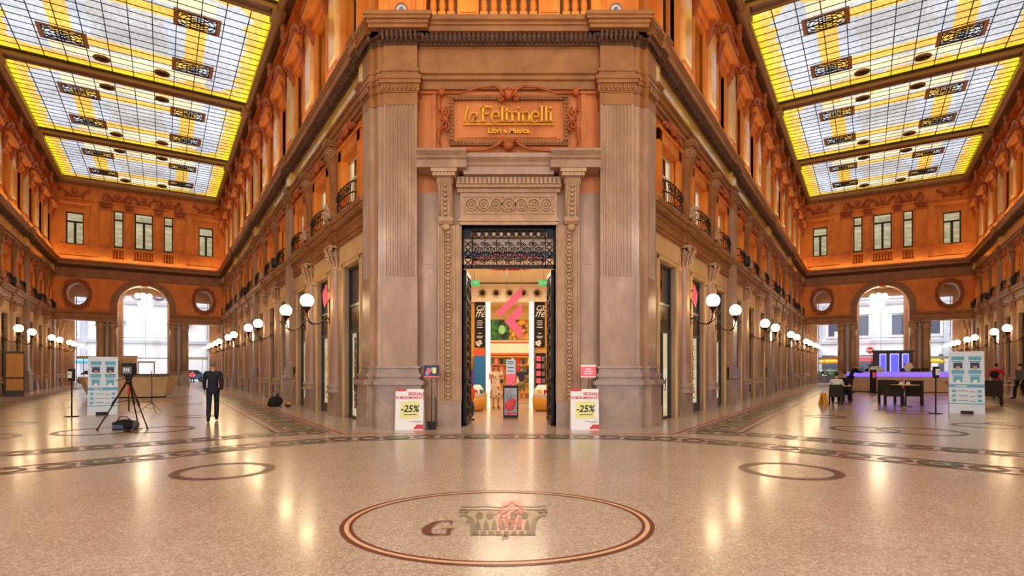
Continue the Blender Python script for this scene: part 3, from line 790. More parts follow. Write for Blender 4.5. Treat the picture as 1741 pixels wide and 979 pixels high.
# recessed entablature over the door bay
def ftrim(mb, m): o = trim(mb, m, (X0,14.7,0)); return o
mb = MB(); mb.prism([(.4,9.18),(.16,9.18),(.16,9.4),(.1,9.42),(.1,9.52),(.04,9.56),(.04,9.62),(.12,9.64),(.12,10.24),(.06,10.28),(.4,10.3)], 'x', -2.5, 2.5); ftrim(mb, MOULD)
mb = MB(); mb.prism([(.4,10.3),(.04,10.3),(-.1,10.5),(.4,10.52)], 'x', -2.5, 2.5)
for i in range(40):
    c = -2.42+i*.124; mb.prism([(.05,10.32),(-.06,10.34),(-.13,10.42),(-.16,10.52),(.05,10.52)], 'x', c-.035, c+.035); mb.ball((c,-.06,10.38),(.045,.07,.07),6,4)
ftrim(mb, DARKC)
mb = MB(); mb.prism([(.4,10.52),(-.24,10.52),(-.26,10.64),(-.3,10.66),(-.3,10.72),(-.36,10.76),(-.36,10.88),(.4,10.9)], 'x', -2.6, 2.6); ftrim(mb, MOULD)
mb = MB()   # long shallow fascia panel lines and side panels beside the sign
for s in (-1,1):
    a, b = sorted((s*1.98, s*2.1)); mb.box(a,b,.27,.33,6.9,9.18)
mb.box(-2.4,2.4,.24,.33,9.1,9.18); mb.box(-2.2,2.2,.27,.33,7.27,7.36); ftrim(mb, ORANGE_DIM)
# stone side panels beside the door
for s in (-1,1):
    mb = MB(); a, b = sorted((s*1.98, s*2.4)); mb.box(a,b,.3,.33,.75,6.38); mb.box(a+.06,b-.06,.285,.31,.9,4.3); mb.box(a+.06,b-.06,.285,.31,4.45,6.3); mb.box(a,b,.26,.33,0,.7); ftrim(mb, STONE)
# door surround
ds = thing('door_surround', 'carved stone portal surround with consoles framing the bookshop doorway', 'portal', (X0,14.7,0))
for s in (-1,1):
    a, b = sorted((s*DW, s*1.93)); mb = MB(); mb.box(a-.0,b+.0,.16,.6,0,.66); mb.build('plinth', STONE_D, ds)
    mb = MB(); mb.box(*sorted((s*1.32, s*1.9)),.2,.6,.66,5.49); 
    for q, r in ((1.33,1.37),(1.45,1.49),(1.81,1.85),(1.88,1.92)): mb.box(*sorted((s*q, s*r)),.16,.22,.66,5.49)
    mb.build('jamb', CARVE, ds)
    mb = MB()
    for i in range(44):
        z = .78+i*.105; mb.ball((s*1.65,.17,z), (.1 if i%2 else .06,.035,.05), 8, 4); mb.ball((s*(1.58),.175,z+.05), (.03,.02,.03), 5, 3); mb.ball((s*(1.72),.175,z+.05), (.03,.02,.03), 5, 3)
    mb.box(*sorted((s*1.53, s*1.55)),.16,.21,.72,5.4); mb.box(*sorted((s*1.75, s*1.77)),.16,.21,.72,5.4)
    mb.build('candelabra_relief', CARVE, ds)
    mb = MB(); mb.prism([(.3,5.5),(.12,5.5),(.04,5.58),(.06,5.72),(.02,5.9),(-.02,6.2),(-.1,6.45),(-.22,6.62),(-.3,6.7),(-.3,6.78),(.3,6.8)], 'x', s*1.7-.19, s*1.7+.19)
    mb.box(s*1.7-.3,s*1.7+.3,-.34,.3,6.66,6.8); mb.box(s*1.7-.34,s*1.7+.34,-.38,.3,6.76,6.86); con = mb.build('console', CARVE, ds)
    mb = MB()
    for i in range(7): mb.ball((s*1.7,.0-.02*i,5.75+i*.12), (.07,.06,.05), 6, 4)
    for q in (-1,1):
        mb.scroll(s*1.7+q*.2,-.12,6.56,.12,1.4,.02,'yz'); mb.scroll(s*1.7+q*.2,.08,5.6,.08,1.4,.016,'yz')
        mb.tube([(s*1.7+q*.15,.02,5.7),(s*1.7+q*.15,-.05,6.2),(s*1.7+q*.15,-.22,6.55)], .025, 5)
    for i in range(6): mb.box(s*1.7-.27+i*.1,s*1.7-.21+i*.1,-.36,-.3,6.66,6.76)
    mb.ball((s*1.7,.12,5.42),(.13,.06,.1),8,5); mb.build('console_relief', CARVE, con)
    mb = MB(); mb.prism([(.3,6.86),(-.4,6.86),(-.4,7.06),(-.46,7.1),(-.46,7.14),(-.56,7.24),(-.56,7.3),(.3,7.3)], 'x', *sorted((s*1.1, s*2.4))); mb.build('cornice_block', STONE, ds)
mb = MB(); mb.box(-1.32,1.32,.2,.6,5.49,6.5); mb.box(-1.34,1.34,.12,.22,5.49,5.56); mb.box(-1.36,1.36,.16,.22,5.6,5.68)
mb.box(-1.4,1.4,.14,.3,6.38,6.48); mb.build('lintel', CARVE, ds)
mb = MB(); mb.box(-1.25,1.25,.17,.2,5.8,5.84); mb.box(-1.25,1.25,.17,.2,6.26,6.3)
for i in range(7):
    c = (i-3)*.34; r = .17 if i != 3 else .2
    mb.ring(c, 6.05, r-.03, r, .14, .2, 24); mb.ring(c, 6.05, r*.45, r*.6, .16, .2, 16)
    for q in range(6): a = q*pi/3; mb.ball((c+r*.6*cos(a), .18, 6.05+r*.6*sin(a)), .03, 5, 4)
    mb.ball((c,.17,6.05),.045,6,4)
for i in range(8):
    c = (i-3.5)*.34; mb.ball((c,.18,6.23),.025,5,4); mb.ball((c,.18,5.87),.025,5,4)
mb.build('guilloche_relief', CARVE, ds)
mb = MB()
for i in range(24): c = -1.34+i*.1165; mb.box(c-.035,c+.035,-.06,.2,6.55,6.72)
mb.box(-1.42,1.42,.02,.3,6.48,6.76); mb.build('dentil_course', CARVE, ds)
mb = MB(); mb.prism([(.3,6.76),(-.16,6.76),(-.18,6.94),(-.22,7.0),(-.22,7.06),(-.32,7.16),(-.34,7.26),(.3,7.28)], 'x', -1.2, 1.2); mb.build('cornice', STONE, ds)
mb = MB()
for s in (-1,1):
    mb.box(*sorted((s*(DW+.0), s*(DW+.05))),.22,.95,0,DH)
mb.box(-DW,DW,.22,.95,DH,DH+.04); mb.build('reveal', CARVE, ds)
# transom grille
tg = thing('transom_grille', 'black wrought iron lattice transom above the bookshop doorway', 'grille', (X0,14.7,0))
mb = MB(); z0, z1 = 4.36, 5.49
mb.box(-DW,DW,.4,.48,z1-.07,z1); mb.box(-DW,DW,.4,.5,z0,z0+.1)
for s in (-1,1): mb.box(*sorted((s*DW,s*(DW-.06))),.4,.48,z0,z1); mb.box(*sorted((s*DW,s*(DW-.24))),.41,.46,z1-.27,z1); mb.box(*sorted((s*(DW-.26),s*(DW-.29))),.4,.48,z0,z1)
mb.box(-DW,DW,.4,.48,z1-.3,z1-.27); mb.build('frame', IRON, tg)
mb = MB()
for i in range(10):
    c = -.93+i*.2067; mb.tube([(c-.09,.44,z1-.26),(c+.09,.44,z1-.08)], .016, 5); mb.tube([(c+.09,.44,z1-.26),(c-.09,.44,z1-.08)], .016, 5); mb.ring(c, z1-.17, .04, .06, .42, .46, 12)
for s in (-1,1):
    for i in range(4):
        c = z0+.16+i*.17; x = s*(DW-.16); mb.tube([(x-.08,.44,c-.06),(x+.08,.44,c+.08)], .014, 5); mb.tube([(x+.08,.44,c-.06),(x-.08,.44,c+.08)], .014, 5)
for i in range(6):
    c = -.83+i*.333
    mb.ring(c, z0+.46, .11, .135, .42, .46, 18); mb.ring(c, z0+.46, .04, .055, .42, .46, 10)
    for q in range(8):
        a = q*pi/4; mb.tube([(c+.055*cos(a),.44,z0+.46+.055*sin(a)),(c+.2*cos(a),.44,z0+.46+.2*sin(a))], .011, 4)
    for sx in (-1,1):
        for sz in (-1,1): mb.scroll(c+sx*.1,.44,z0+.46+sz*.22,.065,1.3,.012,'xz',sx*sz)
    mb.tube([(c-.166,.44,z0+.12),(c-.166,.44,z0+.8)], .012, 4)
mb.tube([(-1,.44,z0+.24),(1,.44,z0+.24)], .012, 4)
for i in range(16): mb.ring(-.93+i*.124, z0+.17, .035, .05, .42, .46, 10)
mb.build('lattice', IRON, tg)
mb = MB(); mb.box(-DW+.02,DW-.02,.49,.495,z0,z1); mb.build('pane', GLASS, tg)
# door leaves
for s in (-1,1):
    d = sempty('door', (X0+s*(DW-.03), 15.15, 0), s*radians(2.0)); DN[0] += 1; d.name = 'door_%d' % DN[0]
    mb = MB(); th = .09; a, b = sorted((-s*th, 0))
    mb.box(a,b,0,1.24,.02,.12); mb.box(a,b,0,1.24,4.2,4.33); mb.box(a,b,0,.1,.02,4.33); mb.box(a,b,1.14,1.24,.02,4.33); mb.box(a,b,0,1.24,1.2,1.34); mb.box(a,b,0,1.24,3.5,3.6)
    mb.box(a*.6,b*.6,.05,1.2,.1,4.25); mb.build('leaf', IRON, d)
    mb = MB(); x = -s*(th+.01)
    for z in (.4,.75,1.05,1.7,2.2,2.7,3.2,3.85): 
        for y in (.36,.62,.88): mb.scroll(x,y,z,.13,1.4,.018,'yz',1 if y<.6 else -1); mb.ball((x,y,z+.2),(.02,.05,.07),6,4)
    mb.box(*sorted((x-.01,x+.01)),.18,1.06,.22,.26); mb.box(*sorted((x-.01,x+.01)),.18,1.06,1.1,1.14)
    mb.build('ornament', BRONZE, d)
    mb = MB(); mb.tube([(x,1.02,1.5),(x-s*.08,1.02,1.5),(x-s*.08,1.02,1.9),(x,1.02,1.9)], .015); mb.build('door_handle', BRASS, d)
# threshold rail strip inside opening top
# ------------------------------------------------------------------ sign over the door
sg = thing('shop_sign', 'carved ochre sign frame with gilt shop lettering above the bookshop doorway', 'sign', (X0,14.7,0))
mb = MB(); mb.box(-1.88,1.88,.2,.34,7.46,9.12); mb.build('backboard', ORANGE_DIM, sg)
mb = MB(); 
for z in (7.7, 8.93): mb.box(-1.6,1.6,.08,.22,z-.06,z+.06)
for s in (-1,1): mb.box(*sorted((s*1.5,s*1.62)),.08,.22,7.7,8.93)
n = 34
for i in range(n):
    x = -1.55+i*3.1/(n-1)
    for z in (7.7,8.93): mb.ball((x,.07,z),(.035,.04,.05),6,4)
for i in range(12):
    for s in (-1,1): mb.ball((s*1.56,.07,7.78+i*.098),(.05,.04,.035),6,4)
mb.build('egg_and_dart_frame', MOULD, sg)
mb = MB()
for s in (-1,1):
    mb.tube([(s*1.8,.1,9.05),(s*1.3,.06,9.02),(s*.8,.03,9.16),(s*.4,.0,9.18),(s*.2,-.02,9.08),(s*.14,-.02,8.9)], [.05,.03,.03,.035,.045,.05], 6)
    mb.scroll(s*.22,-.0,8.86,.09,1.4,.028,'xz',s); mb.ball((s*1.82,.08,9.06),(.11,.09,.11),8,6)
    mb.tube([(s*1.8,.1,7.5),(s*1.2,.06,7.46),(s*.6,.03,7.48),(s*.3,.0,7.6),(s*.16,-.02,7.74)], [.05,.04,.03,.04,.05], 6); mb.ball((s*1.8,.1,7.52),(.1,.06,.06),8,5)
    for z, q in ((8.42,1),(8.2,-1)):
        mb.scroll(s*1.72,.04,z+q*.06,.15,1.5,.035,'xz',s*q,pi/2*q); mb.tube([(s*1.86,.06,z+q*.1),(s*1.9,.08,z+q*.4),(s*1.84,.1,z+q*.6)], [.05,.035,.015], 6)
    mb.ball((s*1.72,.05,8.31),(.12,.08,.1),8,5)
mb.ball((0,-.02,8.98),(.14,.12,.16),10,6); mb.ball((0,.0,7.6),(.16,.12,.14),10,6); mb.ball((0,-.1,9.05),(.08,.06,.05),8,4)
mb.build('scrollwork', ORANGE_D, sg)
mb = MB(); mb.box(-1.4,1.4,.17,.22,7.84,8.8); mb.box(-1.3,1.3,.15,.2,7.87,7.9)
mb.build('inner_panel', ORANGE_DIM, sg)
# serif glyph strokes
GLM = plain('gilt_letter', (226,170,50), .28, .55, spec=.6)
def gstroke(mb, pts, w):
    for i in range(len(pts)-1):
        a, b = Vector(pts[i]), Vector(pts[i+1]); W0 = w[i] if isinstance(w, (list,tuple)) else w; W1 = w[i+1] if isinstance(w, (list,tuple)) else w
        d = (b-a); 
        if d.length < 1e-5: continue
        d.normalize(); q = Vector((-d.y, d.x)); a2 = a-d*.004; b2 = b+d*.004
        P = [a2+q*W0/2, b2+q*W1/2, b2-q*W1/2, a2-q*W0/2]
        mb.prism([(p.x,p.y) for p in P], 'y', .08, .17)
def arc(cx, cz, rx, rz, a0, a1, n=12): return [(cx+rx*cos(radians(a0+(a1-a0)*i/n)), cz+rz*sin(radians(a0+(a1-a0)*i/n))) for i in range(n+1)]
def glyph(mb, ch, x, z, h):
    xh = h*.64; st = h*.13; th = h*.05; se = h*.07
    def serif(cx, cz, w=.2): gstroke(mb, [(cx-w*h, cz), (cx+w*h, cz)], se*.8)
    if ch == 'F':
        c = x+h*.16; gstroke(mb, [(c,z),(c,z+h)], st); serif(c, z+se*.4); gstroke(mb, [(c-.18*h,z+h-th),(c+.5*h,z+h-th)], th*1.5); gstroke(mb, [(c+.5*h,z+h),(c+.5*h,z+h*.82)], th); gstroke(mb, [(c,z+h*.52),(c+.34*h,z+h*.52)], th*1.4); gstroke(mb, [(c+.34*h,z+h*.6),(c+.34*h,z+h*.44)], th); return h*.72
    if ch == 'e':
        c = x+h*.27; p = arc(c, z+xh/2, h*.24, xh/2, -40, -360, 16); p = [(a,b) for a,b in arc(c, z+xh/2, h*.24, xh/2, 5, 320, 18)]
        gstroke(mb, p, [st*.5+st*.5*abs(sin(i/18*pi)) for i in range(19)]); gstroke(mb, [(c-.22*h,z+xh*.52),(c+.24*h,z+xh*.52)], th); return h*.58
    if ch == 'l': c = x+h*.14; gstroke(mb, [(c,z),(c,z+h)], st); serif(c,z+se*.4,.15); gstroke(mb, [(c-.14*h,z+h*.97),(c,z+h*.97)], th); return h*.3
    if ch == 'i': c = x+h*.14; gstroke(mb, [(c,z),(c,z+xh)], st); serif(c,z+se*.4,.15); gstroke(mb, [(c-.13*h,z+xh*.96),(c,z+xh*.96)], th); gstroke(mb, [(c-.05*h,z+h*.9),(c+.05*h,z+h*.9)], h*.1); return h*.3
    if ch == 't': c = x+h*.14; gstroke(mb, [(c,z+.08*h),(c,z+h*.86)], st); gstroke(mb, [(c-.12*h,z+xh),(c+.2*h,z+xh)], th*1.2); gstroke(mb, arc(c+.1*h,z+.1*h,.1*h,.08*h,180,320,6), th*1.3); return h*.38
    if ch == 'r': c = x+h*.14; gstroke(mb, [(c,z),(c,z+xh)], st); serif(c,z+se*.4,.15); gstroke(mb, [(c-.13*h,z+xh*.96),(c,z+xh*.96)], th); gstroke(mb, arc(c+.16*h,z+xh*.7,.14*h,xh*.28,170,40,7), [th]*4+[th*2]*4); return h*.42
    if ch == 'n':
        c = x+h*.14; gstroke(mb, [(c,z),(c,z+xh)], st); serif(c,z+se*.4,.14); gstroke(mb, [(c-.13*h,z+xh*.96),(c,z+xh*.96)], th)
        gstroke(mb, arc(c+.2*h,z+xh*.7,.18*h,xh*.28,170,0,9), th*1.6); gstroke(mb, [(c+.38*h,z),(c+.38*h,z+xh*.72)], st); serif(c+.38*h,z+se*.4,.14); return h*.66
    return h*.2
mb = MB(); x = -.76; h = .43
for ch in 'Feltrinelli': x += glyph(mb, ch, x, 8.26, h)*.94
gx = x
# slanted light 'la'
def slant(pts, x0): return [(x0+(px+.25*pz), 8.26+pz) for px, pz in pts]
gstroke(mb, slant([(0,.42),(0,.04),(.05,.0)], -1.2), .035)
gstroke(mb, slant(arc(.2,.13,.09,.12,20,360,14), -1.2), .03); gstroke(mb, slant([(.3,.26),(.28,.03),(.34,0)], -1.2), .035)
mb.box(-1.24, 1.24, .08, .17, 8.185, 8.21)
mb.build('lettering', GLM, sg)
text('Libri e Musica', .2, GLM, sg, (0,.13,8.03), ext=.03, bold=.006)
# upper balustrade on the corner block
bal = []
yb = -.16
for i, (a, b) in enumerate(((-2.45,-2.2),(-1.36,-.8),(.8,1.36),(2.2,2.45))):
    t = thing('balustrade_pier', 'ochre pier of the balustrade above the bookshop front, %s from the left' % ORD[i], 'pier', (X0,14.7,0), 0, 'balustrade piers above the bookshop')
    mb = MB(); mb.box(a,b,yb,.25,10.9,12.1); mb.box(a+.06,b-.06,yb-.03,.25,11.05,11.9); mb.build('block', ORANGE, t)
    mb = MB(); mb.box(a-.02,b+.02,yb-.06,.3,12.1,12.25); mb.build('cap', ORANGE, t)
mb = MB(); mb.box(-2.45,2.45,yb-.02,.25,10.9,11.0); ftrim(mb, ORANGE)
def balus(x, i, tot):
    t = thing('baluster', 'turned ochre baluster above the bookshop cornice, %s from the left of %d' % (i, tot), 'baluster', (X0+x, 14.7, 0), 0, 'balusters above the bookshop')
    mb = MB(); mb.box(-.1,.1,-.12,.08,11.0,11.12); mb.lathe([(.075,11.12),(.06,11.16),(.08,11.2),(.1,11.3),(.085,11.42),(.055,11.6),(.05,11.75),(.07,11.82),(.06,11.9)], 0, -.02, 10); mb.box(-.09,.09,-.11,.07,11.9,12.0); mb.build('body', ORANGE, t)
xs = [-2.02,-1.78,-1.54]+[-.66+.264*i for i in range(6)]+[1.54,1.78,2.02]
for i, x in enumerate(xs): balus(x, ORD[i], 12)
mb = MB(); mb.box(-2.45,2.45,yb-.05,.28,12.0,12.12); ftrim(mb, ORANGE)
for s in (-1,1):
    mb = MB(); mb.box(*sorted((s*2.45,s*3.35)),-.0,.6,10.9,17.5); mb.box(*sorted((s*2.62,s*3.2)),-.04,.1,11.1,16); mb.box(*sorted((s*3.3,s*3.5)),.02,.6,10.9,17.5); ftrim(mb, ORANGE)
    t = thing('medallion', 'small blue and white round medallion above the bookshop cornice, %s one' % ('left' if s < 0 else 'right'), 'medallion', (X0+s*2.87,14.7,11.2))
    mb = MB(); mb.ring(0,0,.13,.17,-.1,-.02,24); mb.build('rim', MOULD, t)
    mb = MB(); mb.ring(0,0,.0,.14,-.07,-.03,24); mb.build('disc', plain('pale_blue_tile', (190,200,220), .3, var=.25, scale=20) if s < 0 else MATS['pale_blue_tile'], t); 
    mb = MB(); mb.ring(0,0,.04,.07,-.085,-.07,16); mb.ball((0,-.08,0),.03,6,4); mb.build('rosette', GREYT, t)
mb = MB(); mb.box(-3.3,3.3,2.2,2.5,10.9,17.6); mb.box(-3.3,-2.45,.3,2.4,10.9,17.6); mb.box(2.45,3.3,.3,2.4,10.9,17.6); o = mb.build('wall_loggia_back', DARKG if False else CEIL, None, (X0,14.7,0)); struct(o)
mb = MB(); mb.box(-3.5,3.5,-.0,2.5,17.2,17.6); ftrim(mb, ORANGE)
# ------------------------------------------------------------------ end walls
def slices(mb, x0, x1, zl, zh, y0, y1, n=14, cosine=True):
    for i in range(n):
        if cosine: a = x0+(x1-x0)*(1-cos(pi*i/n))/2; b = x0+(x1-x0)*(1-cos(pi*(i+1)/n))/2
        else: a = x0+(x1-x0)*i/n; b = x0+(x1-x0)*(i+1)/n
        mb.prism([(a,zl(a)),(b,zl(b)),(b,zh(b)),(a,zh(a))], 'y', y0, y1)
AZ, ARAD = 7.05, 1.92
OZ, OU, ORr = 7.9, 4.68, .92
KX = .76
def end_wall(F_, nm, txt):
    loc = (F_.o.x, F_.o.y, 0)
    mb = MB(); mb.mi = 1
    c9 = lambda x: 9.3
    slices(mb, -ARAD, ARAD, lambda x: AZ+sqrt(max(0, ARAD**2-x*x)), c9, 0, .9, 24)
    for s in (-1,1):
        mb.box(*sorted((s*ARAD, s*(OU-ORr*KX))), 0, .9, 6.45, 9.3)
        a, b = sorted((s*(OU-ORr*KX), s*(OU+ORr*KX)))
        slices(mb, a, b, lambda x: OZ+sqrt(max(0, ORr**2-((x-s*OU)/KX)**2)), c9, 0, .9, 18)
        slices(mb, a, b, lambda x: 6.45, lambda x: OZ-sqrt(max(0, ORr**2-((x-s*OU)/KX)**2)), 0, .9, 18)
        mb.box(*sorted((s*(OU+ORr*KX), s*6.4)), 0, .9, 6.45, 9.3)
    mb.box(-6.4,6.4,.05,.9,9.3,11.2)
    # top storey with window openings
    xs = [-6.4,-5.45,-4.25,-2.2,-1.5,-.68,.68,1.5,2.2,4.25,5.45,6.4]
    for i in range(0, len(xs), 2): mb.box(xs[i], xs[i+1], .0, .9, 11.2, 15.4)
    for a, b, z0, z1 in ((-5.45,-4.25,12.1,14.8),(4.25,5.45,12.1,14.8),(-2.2,-1.5,12.2,15.35),(1.5,2.2,12.2,15.35),(-.68,.68,12.2,15.35)):
        mb.box(a,b,.0,.9,z1,15.4)
        if abs(a) > 3: mb.box(a,b,0,.9,11.2,z0)
        else: mb.box(a,b,.75,.9,11.2,z1)
    mb.box(-6.4,6.4,0,.9,15.4,17.9)
    for s in (-1,1): mb.box(*sorted((s*6.38,s*7.6)),.02,.9,0,17.9); mb.box(*sorted((s*6.38,s*7.6)),.9,6.5,9.2,9.6)
    mb.mi = 0
    for s in (-1,1):
        mb.box(*sorted((s*1.95, s*3.45)), .45, 1.0, 0, 5.75); mb.box(*sorted((s*6.2, s*6.4)), .1, 1.0, 0, 5.75); mb.box(*sorted((s*2.55, s*2.75)), .2, .5, 0, 5.75)
    o = struct(mb.build('wall_%s_end' % nm, [STONE, ORANGE], None, loc, F_.a))
    def tr(mb, m): return trim(mb, m, loc, F_.a)
    for s in (-1,1):
        mb = MB(); mb.prism([(1.0,5.7),(-.05,5.7),(-.05,5.95),(-.1,5.97),(-.1,6.2),(-.2,6.3),(-.26,6.4),(-.26,6.47),(1.0,6.47)], 'x', *sorted((s*1.93, s*6.35))); tr(mb, MOULD)
    mb = MB(); mb.ring(0, AZ, ARAD, ARAD+.12, -.1, .2, 32, 0, pi); mb.ring(0, AZ, ARAD+.12, ARAD+.4, -.06, .1, 32, 0, pi); mb.ring(0, AZ, ARAD+.4, ARAD+.52, -.12, .1, 32, 0, pi)
    for s in (-1,1):
        mb.box(*sorted((s*ARAD, s*(ARAD+.12))), -.1,.2,6.47,AZ); mb.box(*sorted((s*(ARAD+.12), s*(ARAD+.4))), -.06,.2,6.47,AZ); mb.box(*sorted((s*(ARAD+.4), s*(ARAD+.52))), -.12,.2,6.47,AZ)
    tr(mb, MOULD)
    mb = MB(); mb.ring(0, AZ, ARAD-.05, ARAD+.02, -.12, .05, 32, 0, pi); tr(mb, WHITEF)
    mb = MB(); mb.prism([(.1,8.85),(-.22,8.95),(-.28,9.3),(.1,9.4)], 'x', -.26, .26); mb.scroll(0,-.26,9.12,.12,1.2,.04,'xz'); mb.ball((0,-.24,9.05),(.2,.1,.16),8,5); tr(mb, ORANGE_D)
    mb = MB(); mb.prism([(.1,9.3),(-.02,9.32),(-.02,9.42),(-.08,9.45),(-.08,9.55),(.02,9.57),(.02,10.1),(.1,10.1)], 'x', -6.35, 6.35); tr(mb, MOULD)
    mb = MB(); mb.prism([(.1,10.1),(.02,10.1),(-.2,10.35),(.1,10.36)], 'x', -6.35, 6.35)
    for i in range(40): c = -6.2+i*.318; mb.prism([(0,10.12),(-.28,10.24),(-.34,10.35),(0,10.35)], 'x', c-.07, c+.07)
    tr(mb, DARKC)
    mb = MB(); mb.prism([(.1,10.35),(-.4,10.35),(-.42,10.52),(-.5,10.56),(-.55,10.66),(-.55,10.74),(.1,10.8)], 'x', -6.35, 6.35); tr(mb, MOULD)
    mb = MB(); mb.prism([(.1,10.78),(-.12,10.78),(-.12,11.1),(-.06,11.14),(.1,11.14)], 'x', -6.35, 6.35); mb.box(-6.35,6.35,-.06,.05,11.92,12.02); mb.box(-6.35,6.35,-.1,.05,15.9,16.0); tr(mb, ORANGE)
    T = 'end wall of the %s arm' % txt
    # oculi
    for s in (-1,1):
        side = 'left' if s < 0 else 'right'
        t = thing('round_window', 'round window in carved wreath frame, %s one, %s' % (side, T), 'round window', F_.p(s*OU,0,OZ), F_.a)
        mb = MB(); mb.ring(0,0,ORr-.02,ORr+.08,-.12,.9,40); mb.ring(0,0,ORr+.34,ORr+.42,-.1,.05,40); mb.build('rim', MOULD, t)
        mb = MB(); mb.ring(0,0,ORr+.08,ORr+.34,-.04,.05,40)
        for i in range(28):
            a = 2*pi*i/28; mb.ball(((ORr+.21)*cos(a),-.06,(ORr+.21)*sin(a)),(.1,.07,.1),6,4)
        for i in range(4): a = pi/4+i*pi/2; mb.ball(((ORr+.38)*cos(a),-.08,(ORr+.38)*sin(a)),(.16,.1,.16),6,5)
        mb.build('wreath', ORANGE_D, t)
        mb = MB(); mb.ring(0,0,0,ORr,.6,.61,32); mb.build('pane', GLASS, t)
        t.scale = (KX,1,1)
    # paired columns
    for i, x in enumerate((-3.12,-2.2,2.2,3.12)):
        t = thing('round_column', 'polished stone column, %s from the left, %s' % (ORD[i], T), 'column', F_.p(x,0,0), F_.a)
        mb = MB(); mb.box(-.42,.42,-.18,.6,0,.5); mb.box(-.38,.38,-.14,.56,.5,1.0); mb.build('pedestal', STONE_D, t)
        mb = MB(); mb.lathe([(.38,1.0),(.39,1.06),(.34,1.12),(.3,1.18),(.34,1.26),(.29,1.34)],0,.2,18); mb.build('base_moulding', STONE_D, t)
        mb = MB(); mb.lathe([(.28,1.34),(.285,2.6),(.27,4),(.25,5.1)],0,.2,18); mb.build('shaft', STONE, t)
        mb = MB(); mb.lathe([(.25,5.1),(.28,5.14),(.26,5.2),(.34,5.55)],0,.2,18); mb.box(-.36,.36,-.16,.56,5.6,5.7)
        for q in range(10): a = 2*pi*q/10; mb.ball((.3*cos(a),.2+.3*sin(a),5.35),(.07,.07,.12),6,4)
        mb.build('capital', CARVE, t)
    # windows
    for x, w, z0, z1, dbl in ((-4.85,1.2,12.1,14.8,1),(-1.85,.7,12.2,15.35,0),(0,1.36,12.2,15.35,1),(1.85,.7,12.2,15.35,0),(4.85,1.2,12.1,14.8,1)):
        t = nextwin(sempty('window', F_.p(x,0,0), F_.a)); mb = MB(); h = w/2
        for a, b in ((-h,-h+.09),(h-.09,h)): mb.box(a,b,.2,.32,z0,z1)
        mb.box(-h,h,.2,.32,z0,z0+.1); mb.box(-h,h,.2,.32,z1-.08,z1); mb.box(-h,h,.18,.32,z1-.85,z1-.7)
        if dbl: mb.box(-.09,.09,.18,.32,z0,z1-.7)
        mb.build('sash', WINF, t); mb = MB(); mb.box(-h,h,.3,.32,z0,z1); mb.build('pane', PANE_Y, t)
        if abs(x) > 3:
            mb = MB(); mb.box(-h-.28,-h,-.06,.05,z0,z1); mb.box(h,h+.28,-.06,.05,z0,z1); mb.box(-h-.28,h+.28,-.06,.05,z1,z1+.3); mb.box(-h-.4,h+.4,-.18,.05,z0-.16,z0-.04); mb.prism([(.05,z1+.6),(-.2,z1+.6),(-.3,z1+.76),(.05,z1+.8)],'x',-h-.55,h+.55)
            for s in (-1,1): mb.box(s*(h+.28)-.1,s*(h+.28)+.1,-.14,.05,z1-.5,z1+.6); mb.box(s*(h+.2)-.1,s*(h+.2)+.1,-.16,.05,z0-.4,z0-.16)
            mb.build('surround', ORANGE, t)
    # pilasters of the top storey
    for i, (x, w) in enumerate(((-2.75,.4),(-1.1,.26),(1.1,.26),(2.75,.4))):
        t = thing('upper_pilaster', 'top-storey ochre pilaster, %s from the left, %s' % (ORD[i], T), 'pilaster', F_.p(x,0,0), F_.a)
        mb = MB(); mb.box(-w-.06,w+.06,-.22,.0,11.1,12.05); mb.build('base', ORANGE, t)
        mb = MB(); mb.box(-w,w,-.14,.0,12.05,15.3); mb.box(-w+.07,w-.07,-.17,-.1,12.3,15.1); mb.build('shaft', ORANGE, t)
        mb = MB(); mb.box(-w-.08,w+.08,-.24,0,15.3,15.42)
        for q in range(5): mb.ball((-w+(q+.5)*w*.4,-.2,15.6),(.08,.09,.16),6,4)
        mb.scroll(-w,-.2,15.75,.1,1.2,.03); mb.scroll(w,-.2,15.75,.1,1.2,.03,'xz',-1); mb.box(-w-.1,w+.1,-.26,0,15.86,15.98); mb.ball((0,-.22,16.3),(.2,.16,.28),8,5); mb.build('capital', ORANGE_D, t)
    # swags
    for i, x in enumerate((-4.85,-1.9,0,1.9,4.85)):
        t = thing('carved_swag', 'carved ochre swag, %s from the left, %s' % (ORD[i], T), 'ornament', F_.p(x,0,0), F_.a)
        w = .95 if abs(x) > 3 else .75
        mb = MB(); mb.tube([(-w+2*w*q/10, -.1, 16.75-.55*(1-((q-5)/5)**2)) for q in range(11)], [.06,.08,.1,.11,.12,.13,.12,.11,.1,.08,.06], 6); mb.build('garland', ORANGE_D, t)
        for s in (-1,1): mb = MB(); mb.scroll(s*w,-.12,16.65,.16,1.3,.045,'xz',s); mb.build('scroll', ORANGE_D, t); mb = MB(); mb.ball((s*w*.6,-.1,16.1),(.1,.07,.14),6,4); mb.build('drop', ORANGE_D, t)
        mb = MB(); mb.ball((0,-.14,16.6),(.22,.12,.2),8,6); mb.build('boss', ORANGE_D, t)
    # balusters
    j = 0
